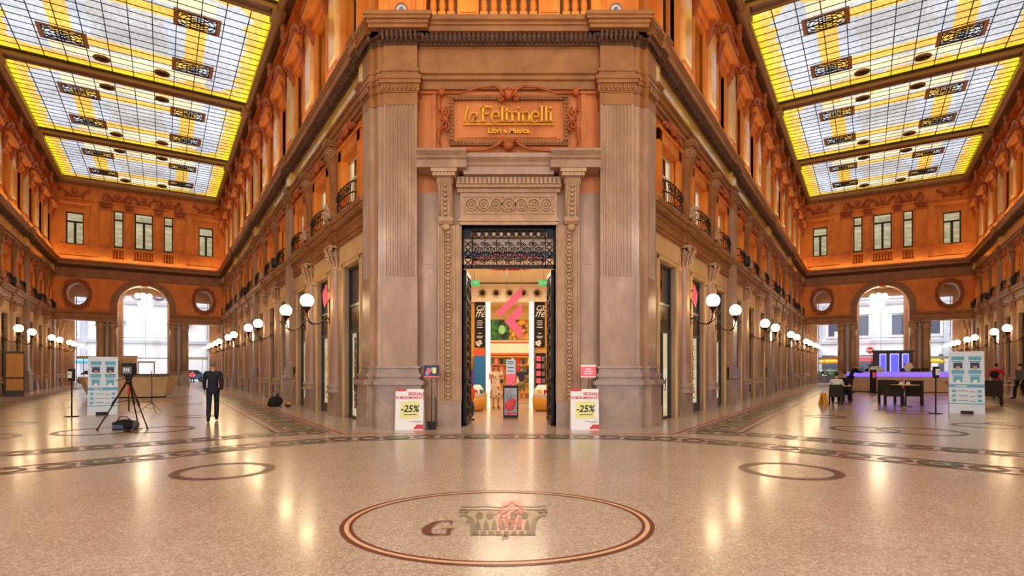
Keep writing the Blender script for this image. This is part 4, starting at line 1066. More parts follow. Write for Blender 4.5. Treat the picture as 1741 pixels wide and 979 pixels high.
    for a, b, n in ((-2.2,-1.5,3),(-.68,.68,6),(1.5,2.2,3)):
        for q in range(n):
            x = a+(q+.5)*(b-a)/n
            t = thing('baluster', 'ochre baluster %s, %s from the left' % ('under the middle top-storey windows of the '+T, ORD[j]), 'baluster', F_.p(x,0,0), F_.a, 0) if False else None
            mb = MB(); mb.lathe([(.07,11.2),(.05,11.26),(.085,11.4),(.07,11.5),(.045,11.7),(.06,11.85),(.07,11.92)],0,0,8)
            o = mb.build('baluster', ORANGE, None, F_.p(x,-.12,0), F_.a); tag(o, 'small ochre baluster, %s from the left, %s' % (ORD[j], T), 'baluster', 'balusters on the '+T); j += 1
    mb = MB(); mb.box(-2.3,2.3,-.2,.0,11.92,12.05); tr(mb, ORANGE)
    # vestibule behind
    mb = MB(); D = 6.2
    for s in (-1,1):
        mb.box(*sorted((s*6.4, s*6.6)), .9, D, 0, 9.4)
        for a, b in ((1.85,2.9),(5.5,6.4)): mb.box(*sorted((s*a, s*b)), D-.5, D+.3, 0, 9.4)
        mb.box(*sorted((s*2.9, s*5.5)), D-.3, D+.3, 8.3, 9.4)
        mb.box(*sorted((s*2.1, s*2.7)), D-.75, D-.4, 0, 8.3)
    mb.box(-1.85,1.85,D-.3,D+.3,8.7,9.4)
    struct(mb.build('wall_%s_vestibule' % nm, STONE, None, loc, F_.a))
    mb = MB(); mb.box(-6.6,6.6,.9,D+.3,9.3,9.6)
    for i in range(5): mb.box(-6.4+i*3.0,-6.0+i*3.0,.9,D,9.1,9.3)
    mb.box(-6.4,6.4,3,3.4,9.1,9.3); struct(mb.build('ceiling_%s_vestibule' % nm, CEIL, None, loc, F_.a))
    t = nextwin(sempty('window', F_.p(0,-D,0), F_.a)); mb = MB(); mb.box(-1.85,1.85,0,.02,0,8.7); mb.build('pane', GLASS, t)
    mb = MB(); mb.box(-.02,.02,-.02,.03,2.6,8.7); mb.box(-1.85,1.85,-.02,.03,4.6,4.64); mb.box(-1.85,1.85,-.03,.03,2.55,2.66)
    for s in (-1,1):
        mb.box(*sorted((s*1.8, s*1.85)), -.02,.04,0,8.7)
        for z in (2.6,4.6,6.6,8.4): mb.ball((s*1.72,-.04,z),.05,6,4)
    mb.build('clamps', STEEL, t)
    for s in (-1,1):
        t = nextwin(sempty('window', F_.p(s*4.2,-D,0), F_.a)); mb = MB(); mb.box(-1.3,1.3,0,.02,0,8.3); mb.build('pane', GLASS, t)
        mb = MB(); mb.box(-1.2,1.2,-.03,.03,2.5,2.75); mb.box(-1.2,-1.14,-.03,.03,0,8.3); mb.box(1.14,1.2,-.03,.03,0,8.3); mb.box(-.7,-.64,-.02,.03,0,2.5); mb.box(.64,.7,-.02,.03,0,2.5)
        for z in (3.6,4.8): mb.ball((1.1,-.04,z),.05,6,4); mb.ball((-1.1,-.04,z),.05,6,4)
        mb.build('door_frame', BRASS if s < 0 else STEEL, t)
    # chandelier of globes hanging in the vestibule
    t = thing('globe_chandelier', 'cluster of glowing globes hanging behind the arch of the %s arm' % txt, 'chandelier', F_.p(-.1 if nm == 'left' else -.25,-2.4,0), F_.a)
    mb = MB(); mb.tube([(0,0,9.3),(0,0,7.9)], .025); mb.tube([(-.45,0,8.1),(0,0,7.95),(.45,0,8.1)], .02); mb.build('stem', BRONZE, t)
    for x, y, z in ((-.45,0,8.3),(.45,0,8.3),(0,-.45,8.3),(0,.45,8.3),(0,0,7.75)): mb = MB(); mb.ball((x,y,z),.24,14,8); mb.build('globe', GLOBE, t)
end_wall(EL, 'left', 'left'); end_wall(ER, 'right', 'right')
# ------------------------------------------------------------------ stained glass ceiling
def skyglass():
    m, t = nt('stained_glass')
    tc = N(t, 'ShaderNodeTexCoord'); sp = N(t, 'ShaderNodeSeparateXYZ'); t.links.new(tc.outputs['Object'], sp.inputs[0])
    def M(op, a, b=None, c=None, clamp=False):
        n = N(t, 'ShaderNodeMath', operation=op); n.use_clamp = clamp
        for i, v in enumerate((a, b, c)):
            if v is None: continue
            if isinstance(v, (int, float)): n.inputs[i].default_value = v
            else: t.links.new(v, n.inputs[i])
        return n.outputs[0]
    ax = M('ABSOLUTE', sp.outputs[0]); ay = M('ABSOLUTE', sp.outputs[1])
    no = N(t, 'ShaderNodeTexNoise'); no.inputs['Scale'].default_value = .9; no.inputs['Detail'].default_value = 2; t.links.new(tc.outputs['Object'], no.inputs['Vector'])
    wob = M('MULTIPLY', M('SUBTRACT', no.outputs['Fac'], .5), 1.3)
    dx = M('SUBTRACT', 5.65, ax); dy = M('SUBTRACT', 5.15, ay)
    de = M('MINIMUM', dx, dy); d = M('ADD', de, wob)
    ne = M('MULTIPLY', M('LESS_THAN', de, .38), 1)
    border = M('LESS_THAN', d, .85)
    # corner bulge of yellow
    cr = M('LESS_THAN', M('ADD', M('ADD', dx, dy), wob), 2.3); border = M('MAXIMUM', border, cr)
    def band(v, c, w): return M('LESS_THAN', M('ABSOLUTE', M('SUBTRACT', v, c)), w)
    b1 = M('MULTIPLY', band(ax, 2.7, .42), M('LESS_THAN', ay, 2.3))
    b2 = M('MULTIPLY', band(ay, 2.3, .42), M('LESS_THAN', M('ADD', ax, M('MULTIPLY', wob, .5)), 2.6))
    og = M('MAXIMUM', b1, b2)
    b3 = M('MULTIPLY', M('LESS_THAN', M('ABSOLUTE', M('SUBTRACT', M('ADD', ay, M('MULTIPLY', wob, .3)), 3.6)), .55), M('LESS_THAN', ax, 3.4))
    mid = M('MULTIPLY', M('LESS_THAN', M('ADD', ax, wob), 1.5), M('LESS_THAN', M('ADD', ay, wob), 1.7))
    def mixc(f, a, b):
        n = N(t, 'ShaderNodeMix'); n.data_type = 'RGBA'; t.links.new(f, n.inputs[0])
        for i, v in ((6,a),(7,b)):
            if isinstance(v, tuple): n.inputs[i].default_value = (*lin(v),1)
            else: t.links.new(v, n.inputs[i])
        return n.outputs[2]
    n2 = N(t, 'ShaderNodeTexNoise'); n2.inputs['Scale'].default_value = 7; n2.inputs['Detail'].default_value = 4; t.links.new(tc.outputs['Object'], n2.inputs['Vector'])
    st = N(t, 'ShaderNodeMapRange'); t.links.new(n2.outputs['Fac'], st.inputs[0]); st.inputs[1].default_value = .35; st.inputs[2].default_value = .65
    white = mixc(st.outputs[0], (176,186,200), (214,220,228))
    amber = mixc(st.outputs[0], (244,170,40), (255,216,110))
    yel = mixc(st.outputs[0], (240,200,10), (250,232,40))
    c = mixc(mid, white, mixc(st.outputs[0], (172,172,172), (206,206,204)))
    c = mixc(b3, c, (255,238,190))
    c = mixc(og, c, amber); c = mixc(border, c, amber); c = mixc(ne, c, yel)
    n3 = N(t, 'ShaderNodeTexNoise'); n3.inputs['Scale'].default_value = .35; t.links.new(tc.outputs['Object'], n3.inputs['Vector'])
    br = N(t, 'ShaderNodeMapRange'); t.links.new(n3.outputs['Fac'], br.inputs[0]); br.inputs[1].default_value = .3; br.inputs[2].default_value = .7; br.inputs[3].default_value = .75; br.inputs[4].default_value = 1.25  # uneven daylight from above put into the glow strength
    b = N(t, 'ShaderNodeBsdfPrincipled'); b.inputs['Base Color'].default_value = (.1,.1,.1,1); b.inputs['Roughness'].default_value = .3
    t.links.new(c, b.inputs['Emission Color']); t.links.new(br.outputs[0], b.inputs['Emission Strength'])
    o = N(t, 'ShaderNodeOutputMaterial'); t.links.new(b.outputs[0], o.inputs[0]); return m
SKYG = skyglass()
def mk_sky():
    t = thing('skylight_panel', '', 'skylight')
    mb = MB(); mb.box(-5.65,5.65,-5.15,5.15,0,.04); mb.build('stained_glass', SKYG, t)
    mb = MB()
    for i in range(1,12): x = -5.65+i*11.3/12; mb.box(x-.018,x+.018,-5.15,5.15,-.05,0)
    for i in range(1,17): y = -5.15+i*10.3/17; mb.box(-5.65,5.65,y-.01,y+.01,-.03,0)
    mb.build('glazing_bars', IRON, t)
    mb = MB()
    for a, b, c, d in ((-5.72,-5.6,-5.2,5.2),(5.6,5.72,-5.2,5.2),(-5.7,5.7,-5.22,-5.1),(-5.7,5.7,5.1,5.22)): mb.box(a,b,c,d,-.1,.04)
    mb.build('panel_frame', BRONZE, t)
    for sx in (-1,1):
        for sy in (-1,1):
            g = MB(); g.box(-.95,.95,-.68,-.62,-.1,-.04); g.box(-.95,.95,.62,.68,-.1,-.04); g.box(-.95,-.78,-.66,.66,-.1,-.04); g.box(.78,.95,-.66,.66,-.1,-.04)
            o = g.build('vent_grille', MOULD, t, (sx*2.7, sy*2.3, 0))
            g = MB()
            def bar(x0,y0,x1,y1,r=.022): g.tube([(x0,y0,-.08),(x1,y1,-.08)], r, 4)
            for q in (-.58,0,.58): bar(-.78,q,.78,q,.018)
            for q in (-.76,-.26,.26,.76): bar(q,-.6,q,.6,.018)
            for k in range(3):
                rx, ry = .72-.2*k, .55-.17*k
                pts = [(rx*cos(a*pi/10), ry*sin(a*pi/10), -.08) for a in range(21)]; g.tube(pts, .024, 4)
            for k in range(8): a = k*pi/4; bar(0,0,.72*cos(a),.55*sin(a))
            bar(-.78,-.6,.78,.6); bar(-.78,.6,.78,-.6)
            for a in (-1,1):
                for b in (-1,1): g.tube([(a*.62+.13*cos(q*pi/5), b*.46+.1*sin(q*pi/5), -.08) for q in range(11)], .02, 4)
            g.build('lattice', IRON, o)
    for sx in (-1,1):
        for sy in (-1,1):
            g = MB(); g.lathe([(.34,0),(.38,-.05),(.36,-.12),(.3,-.13)],0,0,20,sy=.85); o = g.build('fan_vent', BRASS, t, (sx*1.32, sy*3.75, 0))
            g = MB(); g.lathe([(.29,-.1),(.29,-.14),(.1,-.2)],0,0,16,sy=.85)
            for q in range(6): a = q*pi/3; g.box(-.02,.02,-.02,.02,-.2,-.13); g.tube([(0,0,-.15),(.27*cos(a),.23*sin(a),-.15)], .012, 4)
            g.build('fan_hub', BRONZE, o)
    return t
sky = mk_sky(); first = True
for F_, side, txt in ((BL,-1,'left'),(BR,1,'right')):
    for k in range(4):
        o = sky if first else dup(sky); first = False
        p = F_.ps(S0+BAY*(k+.5), 6.1, 17.7); o.location = p; o.rotation_euler = (0,0,F_.a+pi/2)
        tag(o, 'yellow and white stained glass ceiling panel, %s arm, %s from the crossing' % (txt, ORD[k]), 'skylight', 'skylight panels over the %s arm' % txt)
    # beams and frames
    mb = MB(); 
    L0, L1 = S0, LEN
    def bx(s0, s1, v0, v1, z0, z1):
        P = [F_.ps(s0,v0), F_.ps(s1,v0), F_.ps(s1,v1), F_.ps(s0,v1)]; mb.prism([(p[0],p[1]) for p in P], 'z', z0, z1)
    for v0, v1 in ((-.55,.47),(11.75,12.8)):
        bx(L0-1, L1+.5, v0, v1, 17.35, 17.9)
    bx(L1-.55, L1+.6, .3, 12, 17.35, 17.9); bx(L0-1, L0+.28, .3, 12, 17.35, 17.9)
    for k in range(1,4): bx(S0+BAY*k-.3, S0+BAY*k+.3, .4, 11.8, 17.45, 17.9)
    bx(L0-1, L1+.5, -.5, 12.8, 17.9, 18.0)
    struct(mb.build('ceiling_%s_arm' % txt, CEIL))
    mb = MB()
    for v0, v1, z in ((.3,.5,17.22),(.42,.56,17.3),(11.72,11.92,17.22),(11.66,11.8,17.3)): bx(L0, L1-.3, v0, v1, z, z+.2)
    for v0, v1, z in ((-.35,-.1,17.2),(12.3,12.6,17.2)): bx(L0, L1, v0, v1, z, z+.2)
    bx(L1-.6, L1-.36, .4, 11.8, 17.22, 17.5); bx(L1-.68,L1-.55,.4,11.8,17.3,17.5); bx(L1-.2,L1+.1,0,12.4,17.1,17.36)
    for k in range(1,4):
        for q in (-.34,.26): bx(S0+BAY*k+q, S0+BAY*k+q+.08, .45, 11.75, 17.36, 17.5)
        for v in (.4, 11.7): bx(S0+BAY*k-.45, S0+BAY*k+.45, v-.22, v+.32, 17.12, 17.4)
    trim(mb, FRAME)
# crossing: ceiling and walls round the camera
mb = MB(); P = [(-22,-9),(22,-9),(22,20),(-22,20)]
mb.box(-22,22,-9.5,9,18.05,18.4); mb.box(-8,8,9,16.8,18.05,18.4); struct(mb.build('ceiling', CEIL))
mb = MB(); 
for a, b in ((-13,-11.5),(-5,-3.8),(3.8,5),(11.5,13)): mb.box(a,b,-9,-8.2,0,13)
mb.box(-13,13,-9,-8.2,13,18.1); struct(mb.build('wall_back', CREAM))
for s, F_, nm in ((-1,OUL,'left'),(1,OUR,'right')):
    p = F_.ps(S0-.4, -.2); q = (s*13, -8.8); mb = MB(); a = Vector((p[0],p[1])); b = Vector(q); d = (b-a).normalized(); n = Vector((-d.y,d.x))*(.5*s)
    a = a-d*.3
    mb.mi = 0; mb.prism([tuple(a),tuple(b),tuple(b-n),tuple(a-n)], 'z', 0, 9.4); mb.mi = 1; mb.prism([tuple(a),tuple(b),tuple(b-n),tuple(a-n)], 'z', 9.4, 18.1)
    struct(mb.build('wall_%s_crossing' % nm, [STONE, ORANGE]))
SKYC = SKYG.copy(); SKYC.name = 'stained_glass_crossing'
for n in SKYC.node_tree.nodes:
    if n.type == 'MAP_RANGE' and n.inputs[4].default_value > 1.2: n.inputs[3].default_value = 3.; n.inputs[4].default_value = 4.6
cs = dup(sky)
for ch in cs.children:
    if ch.name.startswith('stained'): ch.data = ch.data.copy(); ch.data.materials[0] = SKYC
cs.scale = (1.25,1.25,1); cs.location = (0, 2.2, 17.95); cs.rotation_euler = (0,0,0); tag(cs, 'backlit stained glass ceiling panel over the crossing, in front of the bookshop corner', 'skylight')
# ------------------------------------------------------------------ street outside
STREETW = stone('white_render', (212,212,214), (236,236,236), .6, .7, .05)
STREETG = stone('grey_render', (168,172,180), (198,202,208), .6, .7, .05)
SHUT = plain('grey_shutter', (72,78,96), .6)
ROAD = stone('asphalt', (110,110,114), (150,150,152), 3, .8, .2)
for F_, txt in ((EL,'left'),(ER,'right')):
    mb = MB(); mb.box(-30,30,6.9,60,-.02,.015); o = mb.build('floor_street', ROAD, None, (F_.o.x,F_.o.y,0), F_.a); struct(o)
    # baroque / plain building opposite
    t = thing('building', ('white church-like facade with relief carving and pediments across the street, seen through the left arch' if txt == 'left' else 'white town house with grey shuttered windows across the street, seen through the right arch'), 'building', (F_.o.x,F_.o.y,0), F_.a)
    mb = MB(); mb.box(-24,24,20,26,0,24); mb.build('wall', STREETW, t)
    mb = MB(); 
    for z in (4.6, 9.2, 15): mb.box(-24,24,19.75,20,z,z+.35)
    for x in (-12.4,-6.2,6.4,12.6): mb.box(x-.3,x+.3,19.8,20,0,24)
    mb.build('string_course', STREETG, t)
    if txt == 'left':
        for x in (-9.5,-3.6,3.2,9.2):
            mb = MB(); mb.prism([(x-1.3,7.2),(x+1.3,7.2),(x,8.1)], 'y', 19.5, 20); mb.box(x-1.4,x+1.4,19.4,20,7.0,7.22); mb.build('pediment', STREETG, t)
            mb = MB(); mb.box(x-.55,x+.55,19.8,20.0,2.9,6.4); w = mb.build('window', SHUT, t)
            mb = MB(); 
            for a, b in ((-.75,-.55),(.55,.75)): mb.box(x+a,x+b,19.7,20,2.6,6.9)
            mb.box(x-.75,x+.75,19.7,20,2.5,2.7); mb.build('window_frame', STREETW, w)
        mb = MB()
        for x in (-3,-1,1,3): mb.tube([(x-.9+1.8*i/8,19.8,10.6-.7*(1-((i-4)/4)**2)) for i in range(9)], .14, 6); mb.scroll(x+1,19.8,10.9,.35,1.4,.08)
        mb.build('carved_frieze', SHUT, t)
    else:
        for i, x in enumerate((-11.5,-8.2,-4.6,-1.6,1.9,5.2,8.6,11.6)):
            for z in (5.6, 10.2):
                mb = MB(); mb.box(x-.6,x+.6,19.85,20.0,z,z+2.3); w = mb.build('window', SHUT, t)
                mb = MB(); mb.box(x-.85,x-.6,19.8,20,z-.2,z+2.5); mb.box(x+.6,x+.85,19.8,20,z-.2,z+2.5); mb.box(x-.95,x+.95,19.75,20,z+2.5,z+2.65); mb.box(x-.9,x+.9,19.75,20,z-.3,z-.15); mb.build('window_frame', STREETW, w)
        for x in (-9,-5,-1.2,3,7):
            mb = MB(); mb.box(x-1.3,x+1.3,19.85,20.05,.2,3.2); mb.build('shop_opening', MATS['grey_shutter'] if False else SHUT, t)
YUMB = plain('yellow_canvas', (236,176,40), .8)
def umbrella(loc, rz, label, m=YUMB):
    t = thing('parasol', label, 'parasol', loc, rz)
    mb = MB(); mb.tube([(0,0,0),(0,0,2.7)], .03); mb.box(-.3,.3,-.3,.3,0,.06); mb.build('pole', STEEL, t)
    mb = MB(); P = [(-1.1,-1.1),(1.1,-1.1),(1.1,1.1),(-1.1,1.1)]; mb.taper(P, 2.3, [(p[0]*.05,p[1]*.05) for p in P], 2.85); 
    for a, b in zip(P, P[1:]+P[:1]): mb.add([(*a,2.3),(*b,2.3),(*b,2.12),(*a,2.12)], [(0,1,2,3)])
    mb.build('canopy', m, t)
umbrella(ER.p(-4.6,-11), ER.a, 'yellow canvas parasol in the street outside the left opening of the right arm')
umbrella(ER.p(4.3,-11), ER.a, 'yellow canvas parasol in the street outside the right opening of the right arm')
umbrella(EL.p(-5,-12), EL.a, 'teal canvas parasol in the street outside the left opening of the left arm', TEAL)
t = thing('no_entry_sign', 'round red no-entry road sign on a pole outside the right arch', 'road sign', ER.p(-.9,-10), ER.a)
mb = MB(); mb.tube([(0,.05,0),(0,.05,3.75)], .035); mb.build('pole', STEEL, t); mb = MB(); mb.ring(0,3.5,0,.34,-.02,.02,24); mb.build('disc', RED, t); mb = MB(); mb.box(-.23,.23,-.035,-.02,3.44,3.56); mb.build('bar', WHITE, t)
t = thing('awning', 'red shop awning across the street behind the right arch', 'awning', ER.p(-1.4,-17.0), ER.a)
mb = MB(); mb.prism([(0,2.6),(2.5,3.0),(2.5,3.05),(0,2.7),(0,2.4),(-.02,2.4)], 'x', -1.6, 1.6); mb.build('canvas', RED, t); mb = MB(); mb.tube([(-1.5,.1,0),(-1.5,.1,2.6)], .03); mb.tube([(1.5,.1,0),(1.5,.1,2.6)], .03); mb.build('pole', STEEL, t)
for F_, txt, k in ((EL,'left',0),(ER,'right',1)):
    for i, x in enumerate((-4.4, 3.9)):
        t = thing('car', ('blue-grey' if i else 'white')+' parked car in the street outside the %s opening of the %s arm' % ('left' if i == 0 else 'right', txt), 'car', F_.p(x,-13.5,0), F_.a)
        mb = MB(); pr = [(-2.1,.35),(2.1,.35),(2.1,.8),(1.5,.92),(.9,1.4),(-1.0,1.42),(-1.6,.95),(-2.1,.85)]; mb.prism(pr, 'y', -.8, .8); mb.build('body', DENIM if i else WHITE, t)
        mb = MB(); mb.prism([(1.3,.95),(.85,1.34),(-.95,1.36),(-1.4,.96)], 'y', -.82, .82); mb.build('windows', DARKG, t)
        for sx in (-1.3,1.3):
            for sy in (-1,1):
                mb = MB(); mb.ring(sx,.33,0,.33,sy*.72-.1,sy*.72+.1,18); mb.build('wheel', BLACK, t)
# ------------------------------------------------------------------ bookshop interior
SHOPW = plain('shop_wall_cream', (242,206,140), .5)
SHOPY = plain('shop_wall_yellow', (232,178,84), .5)
SHOPWH = plain('shop_white', (246,234,212), .4)
mb = MB()
for s in (-1,1):
    mb.mi = 0; mb.box(*sorted((s*2.0, s*2.2)), 1.0, 7.3, 0, 5.2); mb.box(*sorted((s*1.2, s*2.2)), 1.0, 1.1, 0, 5.4) if False else None
    mb.mi = 1; mb.box(*sorted((s*.78, s*2.2)), 7.3, 7.6, 0, 4.3)
    mb.mi = 0; mb.box(*sorted((s*3.6, s*3.8)), 7.6, 15.6, 0, 5.2)
    mb.box(*sorted((s*2.0, s*3.8)), 7.3, 7.6, 0, 5.2)
mb.mi = 0; mb.box(-2.2,2.2,7.3,7.6,4.3,5.2); mb.box(-3.8,3.8,15.5,15.8,0,5.2)
struct(mb.build('wall_shop_interior', [SHOPW, SHOPY], None, (X0,14.7,0)))
mb = MB(); mb.box(-3.8,3.8,2.2,15.8,5.0,5.2); struct(mb.build('ceiling_shop', SHOPWH, None, (X0,14.7,0)))
mb = MB(); mb.box(-2.2,2.2,.9,2.3,5.6,5.7); mb.box(-2.2,2.2,2.2,2.3,5.0,5.6); mb.box(-2.2,-2.1,.9,2.3,5,5.6); mb.box(2.1,2.2,.9,2.3,5,5.6); struct(mb.build('ceiling_shop_entrance', SHOPWH, None, (X0,14.7,0)))
SL = (X0, 14.7, 0)
# ceiling ring and portal header with round vents
mb = MB(); mb.tube([(1.1*cos(a*pi/18),2.4+1.1*sin(a*pi/18),4.9) for a in range(37)], .05, 5); trim(mb, RED, SL)
t = thing('portal_header', 'cream header with five round black vents above the inner shop portal', 'header', SL)
mb = MB(); mb.box(-1.55,1.55,7.05,7.32,4.25,4.9); mb.box(-1.62,1.62,7.0,7.32,4.84,4.95); mb.build('panel', SHOPWH, t)
for i in range(5):
    x = (i-2)*.54; mb = MB(); mb.ring(x,4.58,.1,.16,6.98,7.06,20); o = mb.build('vent', BRASS, t); mb = MB(); mb.ring(x,4.58,0,.1,7.0,7.05,16); mb.build('vent_opening', BLACK, o)
for s in (-1,1):
    side = 'left' if s < 0 else 'right'
    t = thing('lit_column', 'white glowing column at the %s side of the inner shop portal' % side, 'column', SL)
    mb = MB(); mb.box(*sorted((s*.78,s*.95)),7.12,7.3,0,4.25); mb.build('body', plain('lit_white_panel', (250,240,220), .4, emit=(255,238,200), es=.9) if s < 0 else MATS['lit_white_panel'], t)
    mb = MB(); mb.box(*sorted((s*.95,s*.98)),7.08,7.3,0,4.25); mb.build('edge', STEEL, t)
    t = thing('poster', 'tall black cafe menu poster with white script on the %s of the portal' % side, 'poster', SL)
    mb = MB(); mb.box(*sorted((s*1.0,s*1.4)),7.22,7.29,2.45,4.25); mb.build('board', BLACK, t)
    text('ca', .42, WHITE, t, (s*1.2,7.2,4.05), shear=.4, ext=.005); text('ffè', .42, WHITE, t, (s*1.2,7.2,3.78), shear=.4, ext=.005)
    mb = MB()
    for z, w in ((3.5,.1),(3.42,.12),(3.34,.1),(3.24,.12),(3.0,.06),(2.88,.13),(2.82,.1)): mb.box(s*1.2-w,s*1.2+w,7.2,7.21,z-.015,z+.015)
    for i in range(5): mb.ball((s*1.2+random.uniform(-.13,.13),7.21,2.52+i*.04),(.07,.01,.05),8,4)
    mb.build('small_print', WHITE, t)
    t = thing('exit_sign', 'green lit exit sign high inside the shop door, %s' % side, 'sign', (X0+s*1.08, 14.7+2.3, 4.25))
    mb = MB(); mb.box(-.16,.16,-.03,.03,-.08,.08); mb.build('case', plain('exit_green', (20,160,80), .4, emit=(20,190,90), es=.8) if s < 0 else MATS['exit_green'], t)
    mb = MB(); mb.prism([(-.03,-.02),(.05,-.02),(.05,-.05),(.11,0),(.05,.05),(.05,.02),(-.03,.02)],'y',-.04,-.03); mb.box(-.12,-.06,-.04,-.03,-.05,.05); mb.build('pictogram', WHITE, t)
    mb = MB(); mb.tube([(0,0,.08),(0,0,.75)], .01); mb.build('hanger', STEEL, t)
t = thing('hanging_emblem', 'large coral red angular letter emblem hanging inside the bookshop doorway', 'sign', (0,17,0))
mb = MB()
def Z17(px, py): return ((px-870.5)/930*17, 1.6+(626-py)/930*17)
k = 1/3.263
def W(cx, cy): return Z17(770+cx*k, 440+cy*k)
mb.prism([W(238,300),W(385,150),W(385,208),W(262,322)], 'y', -.04, .04); mb.build('upper_bar', PINK, t)
mb = MB(); mb.prism([W(285,345),W(385,245),W(385,305),W(343,345)], 'y', -.04, .04); mb.prism([W(285,345),W(343,345),W(385,392),W(385,450)], 'y', -.04, .04); mb.build('lower_chevron', PINK, t)
mb = MB(); a = W(385,150); b = W(300,238); mb.tube([(a[0]-.03,0,a[1]),(a[0]-.03,0,5.0)], .006); mb.tube([(b[0],0,b[1]),(b[0],0,5.0)], .006); mb.build('wire', STEEL, t)
# left banner, right product column
t = thing('banner_stand', 'tall blue banner with orange top left of the inner portal', 'banner', (X0-1.2, 14.7+6.9, 0))
mb = MB(); mb.box(-.22,.22,-.02,.02,.62,2.1); mb.build('banner', plain('cyan_print', (40,124,190), .5), t); mb = MB(); mb.box(-.22,.22,-.02,.02,2.1,2.36); mb.build('top_strip', plain('orange_print', (236,92,40), .5), t)
mb = MB(); mb.box(-.3,.3,-.12,.12,0,.62); mb.build('base', SHOPY, t)
t = thing('product_column', 'narrow black rack of pink boxes right of the inner portal', 'rack', (X0+1.22, 14.7+6.9, 0))
mb = MB(); mb.box(-.2,.2,-.05,.1,.6,2.2); mb.build('back', BLACK, t); mb = MB(); mb.box(-.3,.3,-.15,.15,0,.6); mb.build('base', SHOPY, t)
for i in range(5):
    mb = MB(); mb.box(-.17,-.0,-.12,-.05,.72+i*.29,.92+i*.29); mb.build('box', PINK, t); mb = MB(); mb.box(.04,.17,-.11,-.05,.72+i*.29,.9+i*.29); mb.build('box', GREYT, t)
# back room: picture banner, shelving and books
t = thing('picture_banner', 'wide picture banner with green portrait and orange drawing over the back shelves', 'banner', (0,29.8,0))
mb = MB(); mb.box(-1.3,-.15,-.03,.03,3.15,4.25); mb.build('portrait_panel', stone('green_print', (20,24,16), (60,150,60), 2.5, .5, 0, contrast=(.45,.62)), t)
mb = MB(); mb.ball((-.55,-.05,3.7),(.2,.03,.26),12,8); mb.build('portrait_face', plain('pale_green_print', (150,220,140), .5), t)
mb = MB(); mb.box(-.15,1.1,-.03,.03,3.15,4.25); mb.build('drawing_panel', stone('amber_print', (90,44,10), (250,180,40), 3.5, .5, 0, contrast=(.4,.6)), t)
t = thing('wall_band', 'white counter fascia with orange stripes under the picture banner', 'fascia', (0,29.6,0))
mb = MB(); mb.box(-1.6,1.5,-.1,.1,2.35,3.1); mb.build('board', SHOPWH, t); mb = MB(); mb.box(-1.6,1.5,-.12,-.1,2.95,3.05); mb.box(-1.6,1.5,-.12,-.1,2.3,2.42); mb.build('stripe', MATS['orange_print'], t)
t = thing('bookcase', 'low lit bookcase along the back wall of the bookshop', 'bookcase', (0,29.4,0))
mb = MB(); mb.box(-2.2,2.0,0,.3,0,2.25); mb.build('back', SHOPY, t)
for z in (.3,.8,1.3,1.8,2.22): mb = MB(); mb.box(-2.2,2.0,-.3,0,z-.04,z); mb.build('shelf', WOODY, t)
BC = [plain('book_%s' % n, c, .5) for n, c in (('red',(190,40,40)),('white',(230,226,216)),('navy',(40,50,90)),('teal',(40,120,120)),('yellow',(230,190,60)),('black',(30,28,28)),('pink',(230,120,140)))]
bn = ('red','white','navy','teal','yellow','black','pink'); bi = 0
for r_, z in enumerate((.8,1.3,1.8)):
    for i in range(14):
        x = -2.0+i*.29; c = random.randrange(7); mb = MB(); w = random.uniform(.05,.11); mb.bbox(-w,w,-.12,.02,0,random.uniform(.26,.4))
        o = mb.build('book', BC[c], None, (x,29.25,z)); tag(o, '%s book on the %s shelf of the back bookcase, %s from the left' % (bn[c], ('lower','middle','upper')[r_], ORD[i]), 'book', 'books on the back bookcase')
def tubtable(x, y, side):
    t = thing('display_tub', 'round yellow display tub with striped covers on the %s inside the shop door' % side, 'display table', (x,y,0))
    mb = MB(); mb.lathe([(.3,0),(.42,.1),(.44,.5),(.4,.52)],0,0,20); mb.build('tub', WOODY, t)
    mb = MB(); mb.lathe([(.4,.5),(.36,.8),(.22,.98)],0,0,14); mb.build('inner_stack', WHITE, t)
    for i in range(9):
        a = 2*pi*i/9; mb = MB(); mb.box(-.08,.08,-.01,.01,0,.26); o = mb.build('magazine', BC[(i*3)%7], t, (.36*cos(a),.36*sin(a),.54), a+pi/2)
tubtable(-1.42,20.6,'left'); tubtable(1.2,20.6,'right')
t = thing('magazine_stand', 'dark box stand with red and grey magazine picture and pink notice in the doorway', 'stand', (-.04,17.5,0))
mb = MB(); mb.bbox(-.24,.24,-.18,.18,.03,1.05,.02); mb.build('box', BLACK, t)
mb = MB(); mb.box(-.2,.2,-.19,-.18,.12,.98); mb.build('cover_picture', stone('cover_grey', (70,76,84), (190,196,200), 4, .3, 0), t)
mb = MB(); mb.ball((-.03,-.195,.42),(.16,.012,.17),12,6); mb.ball((.08,-.195,.56),(.1,.012,.1),8,5); mb.box(-.18,.18,-.2,-.19,.14,.2); mb.build('cover_figure', RED, t)
mb = MB(); mb.tube([(0,0,1.05),(0,0,1.9)], .02); mb.build('pole', STEEL, t)
mb = MB(); mb.box(-.15,.15,-.04,-.02,1.06,1.4); mb.build('pink_notice', PINK, t); mb = MB(); mb.box(-.14,.15,-.04,-.02,1.42,1.88); mb.build('grey_notice', PALEB, t)
mb = MB()
for z in (1.5,1.62,1.74,1.8): mb.box(-.1,.1,-.05,-.04,z,z+.02)
mb.build('notice_print', BLKT, t)
t = thing('coat_rack', 'narrow rack with purple and orange items behind the left door leaf', 'rack', (-1.28,16.9,0))
mb = MB(); mb.tube([(0,0,0),(0,0,1.75)], .02); mb.box(-.12,.12,-.12,.12,0,.04); mb.build('pole', BLACK, t)
